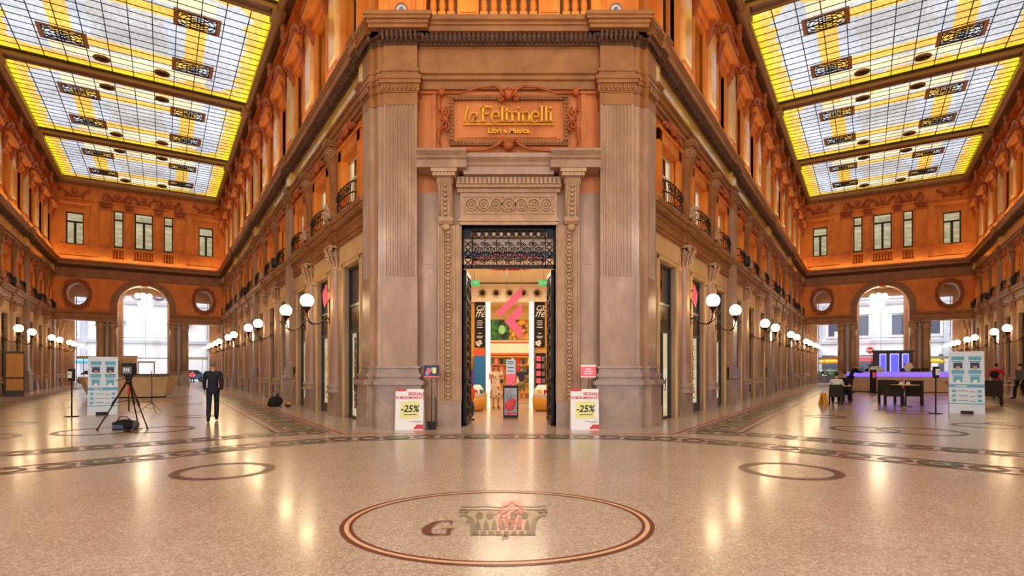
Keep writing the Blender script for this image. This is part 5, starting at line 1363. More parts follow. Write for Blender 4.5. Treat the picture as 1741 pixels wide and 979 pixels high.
mb = MB(); mb.ball((0.03,0,1.3),(.1,.1,.32),10,8); mb.build('purple_item', plain('purple_cloth', (120,90,170), .8), t); mb = MB(); mb.ball((.04,0,.82),(.1,.1,.22),10,8); mb.build('orange_item', MATS['orange_print'], t); mb = MB(); mb.ball((.03,0,.35),(.09,.09,.26),10,8); mb.build('blue_item', MATS['book_navy'], t)
# ------------------------------------------------------------------ posters and signs outside the door
def aposter(px, side):
    D = 14.22; x = (px-870.5)/930*D
    t = thing('poster_board', 'white -25% promotion poster board on the floor '+('left' if side < 0 else 'right')+' of the bookshop door', 'poster', (x,D,0))
    tilt = MB(); h, w = 1.06, .365
    mb = MB(); mb.prism([(-.02,0),(.0,0),(.1,h),(.08,h)], 'x', -w, w); mb.build('board', WHITE, t)
    mb = MB(); mb.prism([(.3,0),(.32,0),(.1,h),(.08,h)], 'x', -w, w); mb.build('back_board', WHITE, t)
    R = (pi/2-.094, 0, 0)
    def at(x_, z_, dy=-.004): return (x_, -.02+.1*z_/h+dy, z_)
    text('SEGNALI', .105, RED, t, at(.17,.93), R, bold=.004, ext=.001); text('DI MICROMONTATO', .092, RED, t, at(.02,.83), R, bold=.004, ext=.001, sx=.86)
    def pl(name, pts, m, d=-.003):
        mb = MB(); n = len(pts); mb.add([at(a,b,d) for a,b in pts]+[at(a,b,d+.003) for a,b in pts], [tuple(range(n)), tuple(range(n,2*n))]+[(i,(i+1)%n,n+(i+1)%n,n+i) for i in range(n)]); mb.build(name, m, t)
    pl('red_tab', [(-w,1.06),(-.06,1.06),(-.1,1.0),(-w,1.0)], RED); pl('note', [(-.24,.28),(.26,.3),(.25,.75),(-.22,.73)], YPOST, -.004)
    pl('red_flag', [(.1,.02),(w,.02),(w,.14),(.2,.14)], RED)
    text('-25%', .25, BLKT, t, at(.01,.54,-.008), R, bold=.006, ext=.001, shear=.2, sx=.95)
    pl('underline', [(-.14,.38),(.2,.395),(.2,.41),(-.14,.4)], BLKT, -.007)
    pl('small_print', [(0,.215),(.33,.215),(.33,.225),(0,.225)], GREYT); pl('small_print', [(.1,.18),(.33,.18),(.33,.19),(.1,.19)], GREYT)
aposter(695.5,-1); aposter(994.5,1)
def signstand(px, pyt, side):
    D = 14.35; x = (px-870.5)/930*D
    t = thing('sign_stand', ('dark blue picture sign on a thin black double-pole stand left of the bookshop door' if side < 0 else 'pink notice sign on a thin black double-pole stand right of the bookshop door'), 'sign', (x,D,0))
    mb = MB(); mb.tube([(0,0,.03),(.01,0,1.4)], .01); mb.tube([(.1,0,.03),(.1,0,.85)], .01); mb.build('pole', BLACK, t)
    mb = MB(); mb.bbox(-.1,-.03,-.1,.1,0,.2); mb.bbox(.03,.1,-.1,.1,0,.2); mb.box(-.1,.12,-.02,.02,.0,.03); mb.build('foot', BLACK, t)
    mb = MB(); mb.box(-.2,.2,-.02,.02,1.38,1.68); mb.build('panel', PINK if side > 0 else MATS['book_navy'], t)
    mb = MB()
    if side > 0:
        mb.box(-.2,.2,-.03,-.02,1.64,1.69); mb.box(-.2,.2,-.03,-.02,1.36,1.39)
        for z, w in ((1.58,.07),(1.52,.12),(1.46,.1)): mb.box(-w,w,-.03,-.02,z-.015,z+.015)
        mb.build('print', WHITE, t)
    else:
        mb.box(-.2,.2,-.03,-.02,1.37,1.4); mb.ball((-.08,-.025,1.52),(.06,.01,.1),8,6); mb.build('print', PINK, t); mb = MB(); mb.box(.03,.13,-.03,-.02,1.47,1.62); mb.ball((.08,-.03,1.5),(.05,.01,.05),8,5); mb.build('picture', YPOST, t)
        mb = MB(); mb.ball((-.12,-.026,1.46),(.05,.01,.06),8,6); mb.ball((.0,-.026,1.56),(.04,.01,.07),8,6); mb.build('picture_blue', TEAL, t)
signstand(733.5,617,-1); signstand(1000,617,1)
# ------------------------------------------------------------------ props
def P(px, D, z=0): return ((px-870.5)/930*D, D, z)
def totem(px, D, w, h, rz, txt):
    t = thing('info_totem', 'white leaning board with teal hygiene pictograms in the %s arm' % txt, 'information board', P(px,D), rz)
    def lean(z): return .25*z/h
    def sl(x0,x1,z0,z1,y=0,th=.02):
        return [(x0,lean(z0)-y,z0),(x1,lean(z0)-y,z0),(x1,lean(z1)-y,z1),(x0,lean(z1)-y,z1)]
    def slab(x0,x1,z0,z1,m,name,y=.0,th=.02):
        a = sl(x0,x1,z0,z1,y); b = sl(x0,x1,z0,z1,y-th); mb = MB(); mb.add(a+b, [(0,1,2,3),(4,5,6,7),(0,1,5,4),(1,2,6,5),(2,3,7,6),(3,0,4,7)]); return mb.build(name, m, t)
    slab(-w/2,w/2,0,h,PALEB,'board'); mb = MB(); mb.prism([(lean(h)+.0,h),(lean(h)+.02,h),(.36,0),(.34,0)], 'x', -w/2, w/2); mb.build('back_board', PALEB, t)
    s = h/2.0
    for cx in (-w*.24, w*.24):
        for z in (1.42, .98):
            slab(cx-w*.18,cx+w*.18,(z+.3)*s,(z+.42)*s,TEAL,'teal_header',.006); slab(cx-w*.13,cx+w*.13,(z+.03)*s,(z+.22)*s,TEAL if z < 1.2 else DENIM,'pictogram',.006)
            slab(cx-w*.16,cx+w*.16,(z+.24)*s,(z+.27)*s,TEAL,'teal_line',.006)
            slab(cx-w*.05,cx+w*.06,(z-.0)*s,(z+.1)*s,SKINM if z>1.2 else WHITE,'pictogram_hand',.009)
    slab(-w/2,w/2,.84*s,.94*s,TEAL,'teal_band',.006); slab(-w*.3,w*.0,.87*s,.9*s,WHITE,'band_print',.009); slab(-w/2,w/2,.3*s,.33*s,TEAL,'teal_rule',.006)
    for i in range(3):
        z = (.72-i*.15)*s
        slab(-w*.42,-w*.3,z-.04*s,z+.04*s,TEAL,'pictogram',.006); slab(w*.3,w*.42,z-.04*s,z+.04*s,TEAL,'pictogram',.006); slab(-w*.24,w*.04,z-.01*s,z+.01*s,GREYT,'small_print',.006); slab(w*.08,w*.24,z-.03*s,z-.01*s,GREYT,'small_print',.006)
    mb = MB(); mb.bbox(-.17,.17,-.1,.08,0,.1); mb.build('weight', BLACK, t)
totem(174, 18.8, .84, 2.0, .52, 'left'); totem(1644, 19.3, .98, 2.2, -.6, 'right')
def sanit(px, D, h, txt):
    t = thing('sanitiser_stand', 'hand sanitiser dispenser on a black pole in the %s arm' % txt, 'dispenser', P(px,D))
    mb = MB(); mb.lathe([(.2,0),(.2,.015),(.03,.03)],0,0,20); mb.tube([(0,0,.02),(0,0,h-.3)], .022, 8); mb.build('pole', BLACK, t)
    mb = MB(); mb.bbox(-.09,.09,-.05,.05,h-.4,h); mb.build('back_plate', BLACK, t)
    mb = MB(); mb.bbox(-.06,.06,-.12,-.05,h-.3,h-.08,.015); mb.build('dispenser', WHITE, t); mb = MB(); mb.ball((0,-.12,h-.17),(.02,.012,.03),8,5); mb.build('nozzle', BLACK, t)
sanit(122,18.1,1.58,'left'); sanit(1591,19.3,1.66,'right')
# camera on tripod
tp = P(219,14.6); t = thing('camera_tripod', 'black and copper photo tripod with braced legs standing in the left arm', 'tripod', tp, .2)
for i, a in enumerate((radians(215), radians(330), radians(95))):
    x, y = .68*cos(a), .68*sin(a)
    mb = MB(); mb.tube([(.06*cos(a),.06*sin(a),1.2),(x*.55,y*.55,.62)], .028, 6); mb.tube([(x*.5,y*.5,.66),(x,y,.02)], .018, 6)
    o = mb.build('leg', BRONZE, t); mb = MB(); mb.ball((x,y,.025),(.035,.035,.025),8,5); mb.ball((x*.53,y*.53,.63),.035,8,5); mb.build('clamp', BLACK, o)
mb = MB(); mb.tube([(0,0,.45),(0,0,1.28)], .018); mb.ball((0,0,1.24),(.08,.08,.07),10,6); mb.build('centre_column', BRONZE, t); mb = MB(); mb.tube([(0,0,.9),(0,0,1.15)], .024); mb.build('red_collar', RED, t)
mb = MB()
for a in (radians(215), radians(330), radians(95)): mb.tube([(0,0,.75),(.3*cos(a),.3*sin(a),.7)], .008, 4)
mb.build('spreader', BLACK, t)
mb = MB(); mb.ball((0,0,1.34),(.09,.07,.08),10,6); mb.box(-.08,.08,-.08,.08,1.38,1.42); mb.tube([(-.05,-.05,1.34),(-.2,-.25,1.28)], .01); mb.build('head', BLACK, t)
t = thing('camera', 'black boxy camera mounted on the tripod', 'camera', (tp[0],tp[1],1.42), .2)
mb = MB(); mb.bbox(-.15,.15,-.1,.1,0,.27,.02); mb.build('body', BLACK, t); mb = MB(); mb.bbox(-.11,.11,-.115,-.1,.04,.22,.01); mb.build('screen', GREYT, t); mb = MB()
for i in range(3): mb.box(-.07+i*.05,-.04+i*.05,-.122,-.115,.1,.18)
mb.build('buttons', WHITE, t)
mb = MB(); mb.lathe([(.06,0),(.06,.15),(.07,.2)],0,0,14); o = mb.build('lens', BLACK, t, (0,.1,.14)); o.rotation_euler = (-pi/2,0,0)
mb = MB(); mb.box(-.16,.16,-.05,.05,.27,.32); mb.build('hood', BLACK, t)
t = thing('camera_bag', 'black and olive camera bag lying on the floor under the tripod', 'bag', P(213,14.3), .3)
mb = MB(); mb.ball((0,0,.13),(.27,.16,.14),14,8); mb.bbox(-.26,.1,-.14,.14,0,.2,.04); mb.build('body', BLKC, t); mb = MB(); mb.ball((.2,.02,.12),(.12,.13,.12),10,6); mb.build('side_pouch', GREYC, t)
mb = MB(); mb.tube([(-.2,0,.2),(-.1,-.05,.34),(.05,-.05,.34),(.15,0,.2)], .014); mb.build('handle', BLACK, t); mb = MB(); mb.box(-.24,.0,-.155,-.14,.04,.14); mb.build('front_pocket', DENIM, t)
t = thing('light_stand', 'thin black folding light stand behind the tripod', 'stand', P(258,20))
mb = MB(); mb.tube([(0,0,.3),(0,0,1.5)], .013); mb.build('pole', BLACK, t)
for a in (200,320,80):
    a = radians(a); mb = MB(); mb.tube([(0,0,.36),(.42*cos(a),.42*sin(a),.01)], .01, 5); mb.tube([(0,0,.12),(.21*cos(a),.21*sin(a),.18)], .006, 4); mb.build('leg', BLACK, t)
# information desk (left arm)
dk = thing('information_desk', 'long flared travertine information desk in the left arm', 'desk', P(221,30.2), .12)
dk.scale = (.86,.9,1)
mb = MB()
def oct8(rx, ry, c=.5): return [(-rx+c*1.2,-ry),(rx-c*1.2,-ry),(rx,-ry+c),(rx,ry-c),(rx-c*1.2,ry),(-rx+c*1.2,ry),(-rx,ry-c),(-rx,-ry+c)]
mb.taper(oct8(2.25,.9), .06, oct8(2.62,1.2), 1.08); mb.build('body', DESK, dk)
mb = MB(); mb.taper(oct8(2.1,.8), 0, oct8(2.1,.8), .06); mb.build('kick_plate', BRONZE, dk)
mb = MB(); mb.taper(oct8(2.68,1.26), 1.08, oct8(2.68,1.26), 1.14); mb.build('worktop', CREAM, dk)
mb = MB(); mb.box(.1,2.3,-1.2,-1.17,1.14,1.3); mb.box(2.28,2.3,-1.2,.2,1.14,1.3); mb.build('glass_screen', STEEL, dk)
t = thing('porch', 'low stone inner porch with a framed opening behind the information desk', 'porch', EL.p(-.8,-2.2), EL.a)
mb = MB(); mb.box(-1.9,.2,0,1.2,0,2.55); mb.box(-1.95,.25,-.05,1.25,2.55,2.75); mb.build('body', DESK, t)
mb = MB(); mb.box(.25,.35,0,.1,0,2.2); mb.box(1.5,1.6,0,.1,0,2.2); mb.box(.25,1.6,0,.1,2.1,2.25); mb.box(-1.7,-.1,-.02,0,.3,2.3); mb.build('frame', BRASS, t)
# left items near wall
t = thing('notice_cabinet', 'yellow double-panelled cabinet in dark wood frame against the left wall', 'cabinet', P(25,31), .75)
t.scale = (.27,1,1)
mb = MB(); mb.bbox(-1.5,1.5,-.1,.15,0,2.55); mb.build('body', WINF, t)
mb = MB(); mb.box(-1.35,1.35,-.14,-.09,.35,1.0); mb.build('panel', WOODY, t); mb = MB(); mb.box(-1.35,1.35,-.14,-.09,1.1,2.42); mb.build('panel', WOODY, t); mb = MB(); mb.ball((0,-.15,1.7),.05,8,5); mb.box(-.01,.01,-.15,-.13,1.2,2.3); mb.build('lock', BRONZE, t)
t = thing('cleaning_bag', 'black bags and cleaning gear piled by the giant pilaster of the left arm', 'bag', BL.ps(10.7, .7), BL.a)
mb = MB(); mb.ball((0,0,.2),(.42,.3,.22),12,8); mb.ball((.4,-.1,.15),(.28,.25,.16),10,6); mb.ball((-.3,.1,.16),(.22,.2,.2),10,6); mb.ball((.1,-.2,.1),(.25,.15,.12),10,6); mb.build('sack', BLKC, t); mb = MB(); mb.tube([(-.1,.05,.3),(-.1,.08,.5),(.1,.08,.5),(.1,.05,.3)], .03); mb.build('handle', BLACK, t); mb = MB(); mb.ball((-.35,-.15,.1),(.12,.1,.1),8,6); mb.build('can', STEEL, t)
t = thing('push_broom', 'wooden broom leaning against the giant pilaster of the left arm', 'broom', BL.ps(9.9, .25), BL.a)
mb = MB(); mb.tube([(0,-.1,.2),(.12,.28,1.75)], .016); mb.build('handle', WOODY, t); mb = MB(); mb.bbox(-.22,.22,-.17,-.04,0,.1); mb.build('head', BLACK, t); mb = MB(); mb.bbox(-.24,.24,-.18,-.03,.1,.18); mb.build('block', WOODY, t)
# hanging shop blade signs and speakers
for F_, txt in ((BL,'left'),(BR,'right')):
    t = thing('blade_sign', 'red lozenge shop sign on iron scroll bracket at the first half column, %s arm' % txt, 'sign', F_.ps(4.42, 0), F_.a)
    sg_ = 1 if F_ is BL else -1
    mb = MB(); mb.prism([(-.2,3.65),(-.08,3.9),(-.14,4.45),(-.26,4.1)], 'x', -.02, .02); mb.build('panel', PINK, t)
    mb = MB(); mb.scroll(0,-.22,4.15,.14,1.5,.016,'yz'); mb.tube([(0,-.02,4.2),(0,-.6,4.35)], .014); mb.build('bracket', BRONZE, t)
n_ = 0
for F_, txt, ss in ((BL,'left inner',(14.2,25.5,36.2)),(BR,'right inner',(13.8,24.8,36.0)),(OUL,'left outer',(28.2,36.5,42.5)),(OUR,'right outer',(28.0,36.5,42.5))):
    for i, s in enumerate(ss):
        t = thing('loudspeaker', 'small black loudspeaker on the mezzanine ledge of the %s wall, %s from the crossing' % (txt, ORD[i]), 'loudspeaker', F_.ps(s, .12, 6.47), F_.a, 'ledge loudspeakers')
        mb = MB(); mb.bbox(-.14,.14,-.2,.05,.1,.46,.03); mb.build('case', BLACK, t); mb = MB(); mb.ring(0,.28,.04,.1,-.22,-.19,16); mb.build('cone', GREYC, t); mb = MB(); mb.box(-.05,.05,-.2,0,0,.1); mb.build('bracket', IRON, t)
# ------------------------------------------------------------------ cafe furniture (right arm)
def mk_chair():
    t = thing('wicker_armchair', '', 'chair')
    mb = MB(); mb.bbox(-.29,.29,-.3,.3,.36,.46,.03); mb.build('seat', WICK, t)
    mb = MB(); mb.prism([(.22,.4),(.3,.4),(.36,.98),(.3,.98)], 'x', -.29, .29); mb.build('backrest', WICK, t)
    for s in (-1,1):
        mb = MB(); mb.bbox(*sorted((s*.24,s*.3)),-.3,.3,.42,.68,.01); mb.build('armrest', WICK, t)
        for y in (-.28,.26): mb = MB(); mb.bbox(s*.27-.03,s*.27+.03,y-.03,y+.03,0,.4,.006); mb.build('leg', WICK, t)
    return t
ch = mk_chair(); chn = 0
chairs = [(1421,24.4,pi-.5,'dark wicker armchair holding the person in white at the left cafe table'),(1436,26.4,-.4,'dark wicker armchair of the dark-clothed person facing the person in white'),
          (1508,24.8,pi/2+.9,'dark wicker armchair at the far left of the middle cafe table'),(1519,23.6,pi-.68,'dark wicker armchair with its back to the room, left of the middle cafe table leg'),
          (1553,23.7,pi-.55,'dark wicker armchair with its back to the room, right of the middle cafe table leg'),(1687,23.6,pi-.66,'dark wicker armchair beside the hygiene board in the right arm')]
for i, (px, D, rz, lab) in enumerate(chairs):
    c = ch if i == 0 else dup(ch); c.location = P(px,D); c.rotation_euler = (0,0,rz); c['label'] = lab; c['category'] = 'chair'; c['group'] = 'wicker cafe armchairs'; k_ = .9 if i < 2 else 1.1; c.scale = (k_,)*3
def ctable(px, D, lab, h=.92):
    t = thing('cafe_table', lab, 'table', P(px,D), .1)
    mb = MB(); mb.lathe([(.02,h-.03),(.5,h-.03),(.5,h),(.02,h)],0,0,28); mb.build('tabletop', TTOP, t); mb = MB(); mb.tube([(0,0,.02),(0,0,h-.03)], .03, 8); mb.build('leg', STEEL, t); mb = MB(); mb.lathe([(.25,0),(.25,.02),(.04,.05)],0,0,20); mb.build('foot', STEEL, t); return t
ctable(1538,22.9,'round beige cafe table between the two wicker armchairs'); ctable(1428,25.4,'small round cafe table between the two seated people',.8); ctable(1700,25.0,'round cafe table behind the chair beside the hygiene board',.85)
for i, px in enumerate((1532,1544)):
    t = thing('napkin_holder' if i else 'paper_menu', 'small white %s on the middle cafe table' % ('napkin holder' if i else 'folded menu'), 'tableware', (*P(px,22.85+i*.1)[:2],.92)); mb = MB(); mb.prism([(-.06,0),(.06,0),(0,.12)], 'y', -.08, .08); mb.build('paper', WHITE, t)
t = thing('water_bottle', 'clear pinkish bottle on the table beside the hygiene board', 'bottle', (*P(1684,24.8)[:2],.85)); mb = MB(); mb.lathe([(.04,0),(.045,.15),(.02,.22),(.02,.27)],0,0,12); mb.build('body', plain('bottle_plastic', (236,190,190), .2), t); mb = MB(); mb.lathe([(.022,.27),(.022,.3)],0,0,10); mb.build('cap', WHITE, t)
t = thing('wet_floor_sign', 'small yellow folding floor sign left of the seated people', 'sign', P(1400,24.2), .3)
for s in (-1,1): mb = MB(); mb.prism([(s*.15,0),(s*.17,0),(s*.02,.5),(0,.5)], 'x', -.13, .13); mb.build('panel', WOODY if s < 0 else YUMB, t)
# bar counter
bar = thing('bar_counter', 'pale bar counter with glowing violet edge in the right arm', 'bar', P(1532,37.2), -.1)
mb = MB(); mb.taper(oct8(2.75,1.0,.4), .05, oct8(3.15,1.2,.4), 1.05); mb.build('body', DESK, bar)
mb = MB(); mb.taper(oct8(3.22,1.25,.4), 1.05, oct8(3.22,1.25,.4), 1.32); mb.build('light_band', plain('violet_light', (90,70,220), .4, emit=(110,84,255), es=1.6), bar)
mb = MB(); mb.taper(oct8(3.26,1.3,.4), 1.32, oct8(3.26,1.3,.4), 1.37); mb.build('worktop', SHOPWH, bar)
for x in (-2.0,.6,2.2): mb = MB(); mb.box(x-.12,x+.12,-1.14,-1.08,.55,.8); mb.build('emblem', plain('terracotta', (190,110,70), .5) if x == -2.0 else MATS['terracotta'], bar)
mb = MB(); mb.box(-2.7,2.7,-.9,.9,0,.06); mb.build('kick_plate', BRONZE, bar)
t = thing('menu_totem', 'slim black menu totem in front of the bar counter', 'sign', P(1484.5,35.2), 0); mb = MB(); mb.bbox(-.17,.17,-.08,.08,.04,1.5); mb.build('body', BLACK, t); mb = MB(); mb.box(-.2,.2,-.15,.15,0,.05); mb.build('base', BLACK, t); mb = MB(); mb.box(-.09,.09,-.09,-.08,1.0,1.35); mb.build('print', PINK, t)
t = thing('screen_wall', 'grey panel wall with three violet-blue glowing screens behind the bar', 'display', P(1521,39.4), -.1)
mb = MB(); mb.box(-1.35,1.25,0,.25,0,2.75); mb.box(-1.4,1.3,-.05,.3,2.75,2.9); mb.build('body', GREYC, t)
VB = plain('violet_screen', (70,70,220), .3, emit=(86,84,255), es=1.3); VE = plain('violet_edge', (190,180,250), .3, emit=(200,190,255), es=1.2)
for x in (-.8,-.02,.72):
    mb = MB(); w = .26 if x > -.1 and x < .5 else .18; mb.box(x-w-.04,x+w+.04,-.03,0,1.2,2.65); o = mb.build('screen_frame', VE, t); mb = MB(); mb.box(x-w,x+w,-.05,-.03,1.25,2.6); mb.build('screen', VB, o)
t = thing('coffee_machine', 'dark coffee machine with white dome on the bar counter', 'coffee machine', (*P(1560,36.9)[:2],1.37), 0); mb = MB(); mb.bbox(-.6,.6,-.25,.25,0,.22); mb.build('body', BLACK, t); mb = MB(); mb.ball((-.6,0,.3),(.28,.25,.32),14,8); mb.build('dome', WHTC, t); mb = MB(); mb.tube([(0,-.26,.18),(0,-.34,.05)], .03); mb.tube([(.3,-.26,.18),(.3,-.34,.05)], .03); mb.build('spout', STEEL, t)
t = thing('counter_tray', 'low glass pastry case on the bar counter beside the menu totem', 'display case', (*P(1490,36.7)[:2],1.37), 0); mb = MB(); mb.lathe([(.5,0),(.48,.2),(.3,.34),(.0,.38)],0,0,18,sy=.5); mb.build('dome', plain('pale_glass', (200,206,200), .15), t)
# planters outside
for F_, x, lab in ((ER,-5.0,'dark planter trough with shrubs outside the left opening of the right arm'),):
    t = thing('planter', lab, 'planter', F_.p(x,-9.2,0), F_.a); mb = MB(); mb.bbox(-1.2,1.2,-.3,.3,0,.8); mb.build('trough', GREYC, t); mb = MB()
    for i in range(24): mb.ball((random.uniform(-1.1,1.1),random.uniform(-.25,.25),.9+random.random()*.3),random.uniform(.1,.2),6,4)
    mb.build('shrub', plain('leaf_green', (70,110,60), .7), t)
# ------------------------------------------------------------------ people
def skin(name, nodes, edges, mat, parent, sub=2):
    me = bpy.data.meshes.new(name); me.from_pydata([n[0] for n in nodes], edges, []); me.materials.append(mat)
    o = bpy.data.objects.new(name, me); COL.objects.link(o); o.parent = parent
    m = o.modifiers.new('skin', 'SKIN'); m.use_smooth_shade = True; m.branch_smoothing = .6
    sv = me.skin_vertices if len(me.skin_vertices) else None
    if sv is None: 
        bm = bmesh.new(); bm.from_mesh(me); bm.verts.layers.skin.verify(); bm.to_mesh(me); bm.free(); sv = me.skin_vertices
    for i, n in enumerate(nodes): sv[0].data[i].radius = n[1] if isinstance(n[1], tuple) else (n[1], n[1]); sv[0].data[i].use_root = (i == 0)
    s = o.modifiers.new('sub', 'SUBSURF'); s.levels = sub; s.render_levels = sub
    return o
STAND = dict(pel=(0,0,.95), wa=(0,0,1.1), ch=(0,0,1.33), ne=(0,.01,1.5), ja=(0,-.02,1.57), sk=(0,-.005,1.66), to=(0,.0,1.735),
  shl=(-.18,0,1.44), ell=(-.24,.02,1.15), wrl=(-.24,-.06,.9), shr=(.18,0,1.44), elr=(.24,.02,1.15), wrr=(.24,-.06,.9),
  hil=(-.09,0,.9), knl=(-.1,-.02,.5), anl=(-.1,.03,.09), tol=(-.11,-.14,.04), hir=(.09,0,.9), knr=(.1,-.02,.5), anr=(.1,.03,.09), tor=(.11,-.14,.04))
def pose(**kw): d = dict(STAND); d.update(kw); return d
SIT = pose(pel=(0,0,.52), wa=(0,.02,.7), ch=(0,.0,.95), ne=(0,-.02,1.12), ja=(0,-.06,1.19), sk=(0,-.05,1.28), to=(0,-.04,1.355), shl=(-.18,0,1.05), shr=(.18,0,1.05), ell=(-.24,-.08,.8), elr=(.24,-.08,.8), wrl=(-.15,-.3,.78), wrr=(.15,-.3,.78),
  hil=(-.1,-.05,.52), hir=(.1,-.05,.52), knl=(-.12,-.45,.52), knr=(.12,-.45,.52), anl=(-.12,-.42,.09), anr=(.12,-.42,.09), tol=(-.12,-.58,.04), tor=(.12,-.58,.04))
WALK = pose(knl=(-.09,-.16,.52), anl=(-.08,-.2,.1), tol=(-.09,-.36,.06), knr=(.1,.04,.49), anr=(.1,.3,.16), tor=(.11,.2,.04), ell=(-.225,.08,1.16), wrl=(-.22,.05,.9), elr=(.225,-.02,1.15), wrr=(.22,-.14,.92))
LEAN = pose(wa=(0,-.05,1.1), ch=(0,-.18,1.3), ne=(0,-.26,1.44), ja=(0,-.32,1.5), sk=(0,-.33,1.59), to=(0,-.33,1.665), shl=(-.18,-.2,1.4), shr=(.18,-.2,1.4), ell=(-.24,-.4,1.2), elr=(.24,-.4,1.2), wrl=(-.15,-.62,1.22), wrr=(.15,-.62,1.22))
REACH = pose(ell=(-.28,-.15,1.2), wrl=(-.16,-.38,1.25), elr=(.28,-.15,1.18), wrr=(.16,-.36,1.2))
def person(label, loc, rz, p, top, bottom, hair=HAIRM, sleeves='long', legs='long', scale=1.0, hairlen=0, shoes=SHOEM, dress=None, extra=None, bald=False):
    t = thing('person', label, 'person', loc, rz); t.scale = (scale,)*3
    V = Vector; k = ['pel','wa','ch','ne','ja','sk','to']
    nodes = [(p['pel'],(.13,.09)),(p['wa'],(.115,.085)),(p['ch'],(.13,.09)),(p['ne'],.05),(p['ja'],(.055,.06)),(p['sk'],(.072,.086)),(p['to'],(.05,.06))]
    edges = [(i,i+1) for i in range(6)]
    def add(q, r, par): nodes.append((tuple(q), r)); edges.append((par, len(nodes)-1)); return len(nodes)-1
    sk = V(p['sk']); add(sk+V((0,-.1,-.02)), .014, 5)
    for s in (-1,1): add(sk+V((s*.085,.01,-.015)), .014, 5)
    for s, a in ((-1,'l'),(1,'r')):
        i = add(p['sh'+a], .042, 2); i = add(p['el'+a], .038, i); i = add(p['wr'+a], .028, i)
        w, e = V(p['wr'+a]), V(p['el'+a]); d = (w-e).normalized(); side = d.cross(V((s,0,0))); side = side.normalized() if side.length > .2 else V((0,-1,0))
        pm = w+d*.075; i = add(pm, (.036,.018), i)
        for f_, l in ((-1.5,.06),(-.5,.075),(.5,.07),(1.5,.055)):
            b = pm+side*f_*.017+d*.02; j = add(b, .0095, i); j = add(b+d*l*.55, .009, j); add(b+d*l*.9+V((-s*.02,0,0)), .0075, j)
        j = add(w+d*.04-side*.04, .011, i-0); add(w+d*.08-side*.055, .009, j)
        i = add(p['hi'+a], .085, 0); i = add(p['kn'+a], .055, i); i = add(p['an'+a], .038, i); add(p['to'+a], (.04,.03), i)
    skin('body', nodes, edges, SKINM, t, 1)
    if not dress:
        n2 = [(p['pel'],(.165,.12)),(p['wa'],(.15,.115)),(p['ch'],(.17,.125)),(tuple(V(p['ne'])-V((0,0,.035))),.075)]; e2 = [(0,1),(1,2),(2,3)]
        if sleeves == 'long': n2.insert(0, (tuple(V(p['pel'])-V((0,0,.1))),(.17,.125))); e2 = [(0,1),(1,2),(2,3),(3,4)]
        c_ = 3 if sleeves == 'long' else 2
        for a in 'lr':
            n2.append((tuple(V(p['sh'+a])+V((0,0,.005))), .088)); e2.append((c_, len(n2)-1)); sh = len(n2)-1
            if sleeves == 'long': n2.append((p['el'+a], .058)); e2.append((sh, len(n2)-1)); n2.append((tuple(V(p['wr'+a])*.97+V(p['el'+a])*.03), .044)); e2.append((len(n2)-2, len(n2)-1))
            else: n2.append((tuple(V(p['sh'+a])*.4+V(p['el'+a])*.6), .06)); e2.append((sh, len(n2)-1))
        skin('jacket' if sleeves == 'long' else 'shirt', n2, e2, top, t)
        n3 = [(p['pel'],(.155,.11))]; e3 = []
        for a in 'lr':
            n3.append((p['hi'+a], .1)); e3.append((0, len(n3)-1)); n3.append((p['kn'+a] if legs == 'long' else tuple(V(p['kn'+a])*.9+V(p['hi'+a])*.1), .073)); e3.append((len(n3)-2, len(n3)-1))
            if legs == 'long': n3.append((tuple(V(p['an'+a])+V((0,0,-.025))), .066)); e3.append((len(n3)-2, len(n3)-1))
        skin('trousers', n3, e3, bottom, t)
    else:
        mb = MB(); mb.lathe([(.1,1.46),(.17,1.38),(.165,1.2),(.15,1.08),(.19,.9),(.24,.65),(.27,.42)],0,0,18,sy=.75); mb.build('dress', dress, t)
        for s, a in ((-1,'l'),(1,'r')): q = V(p['sh'+a]); q2 = q*.45+V(p['el'+a])*.55; mb = MB(); mb.tube([tuple(q), tuple(q2)], [.075,.075], 10); mb.build('sleeve', dress, t)
    for a in 'lr':
        an, to = V(p['an'+a]), V(p['to'+a]); mb = MB(); d = to-an; ang = atan2(d.y,d.x)
        c = an+d*.45; mb.tube([tuple(an+V((0,0,-.035))-d*.25), tuple(an+V((0,0,-.03))), tuple(c+V((0,0,-.01))), tuple(to), tuple(to+d*.25)], [.03,.05,.048,.045,.02], 8); mb.build('shoe', shoes, t)
    mb = MB(); sx = Vector(p['sk'])
    if not bald: mb.ball((sx.x, sx.y+.022, sx.z+.03), (.088,.098,.094), 12, 8)
    else: mb.lathe([(.088,0),(.09,.03),(.085,.05)], sx.x, sx.y+.02, 14, 0.1, pi-.1, sy=1.1, z=sx.z-.03)
    if hairlen: mb.ball((sx.x, sx.y+.05, sx.z-.05), (.085,.06,.12), 10, 6)
    mb.build('hair', hair, t)
    mb = MB()
    for s in (-1,1): mb.ball((sx.x+s*.03, sx.y-.083, sx.z-.0), .011, 6, 4)
    mb.build('eyes', BLACK, t)
    if extra: extra(t)
    return t
person('man in a dark navy suit walking away down the left arm', P(362,16.5), pi+.45, WALK, SUIT, SUIT, HAIRG, scale=1.03)
FLOR = stone('floral_cloth', (236,214,186), (150,60,40), 9, .8, 0, contrast=(.52,.6))
def hatred(t): mb = MB(); mb.ball((0,.02,1.74),(.12,.13,.05),12,6); mb.build('cap', MATS['orange_print'], t)
person('woman in a cream floral dress standing inside the bookshop', P(843,21.9), .2, REACH, WHTC, WHTC, HAIRM, dress=FLOR, hairlen=1, shoes=BRASS, extra=hatred)
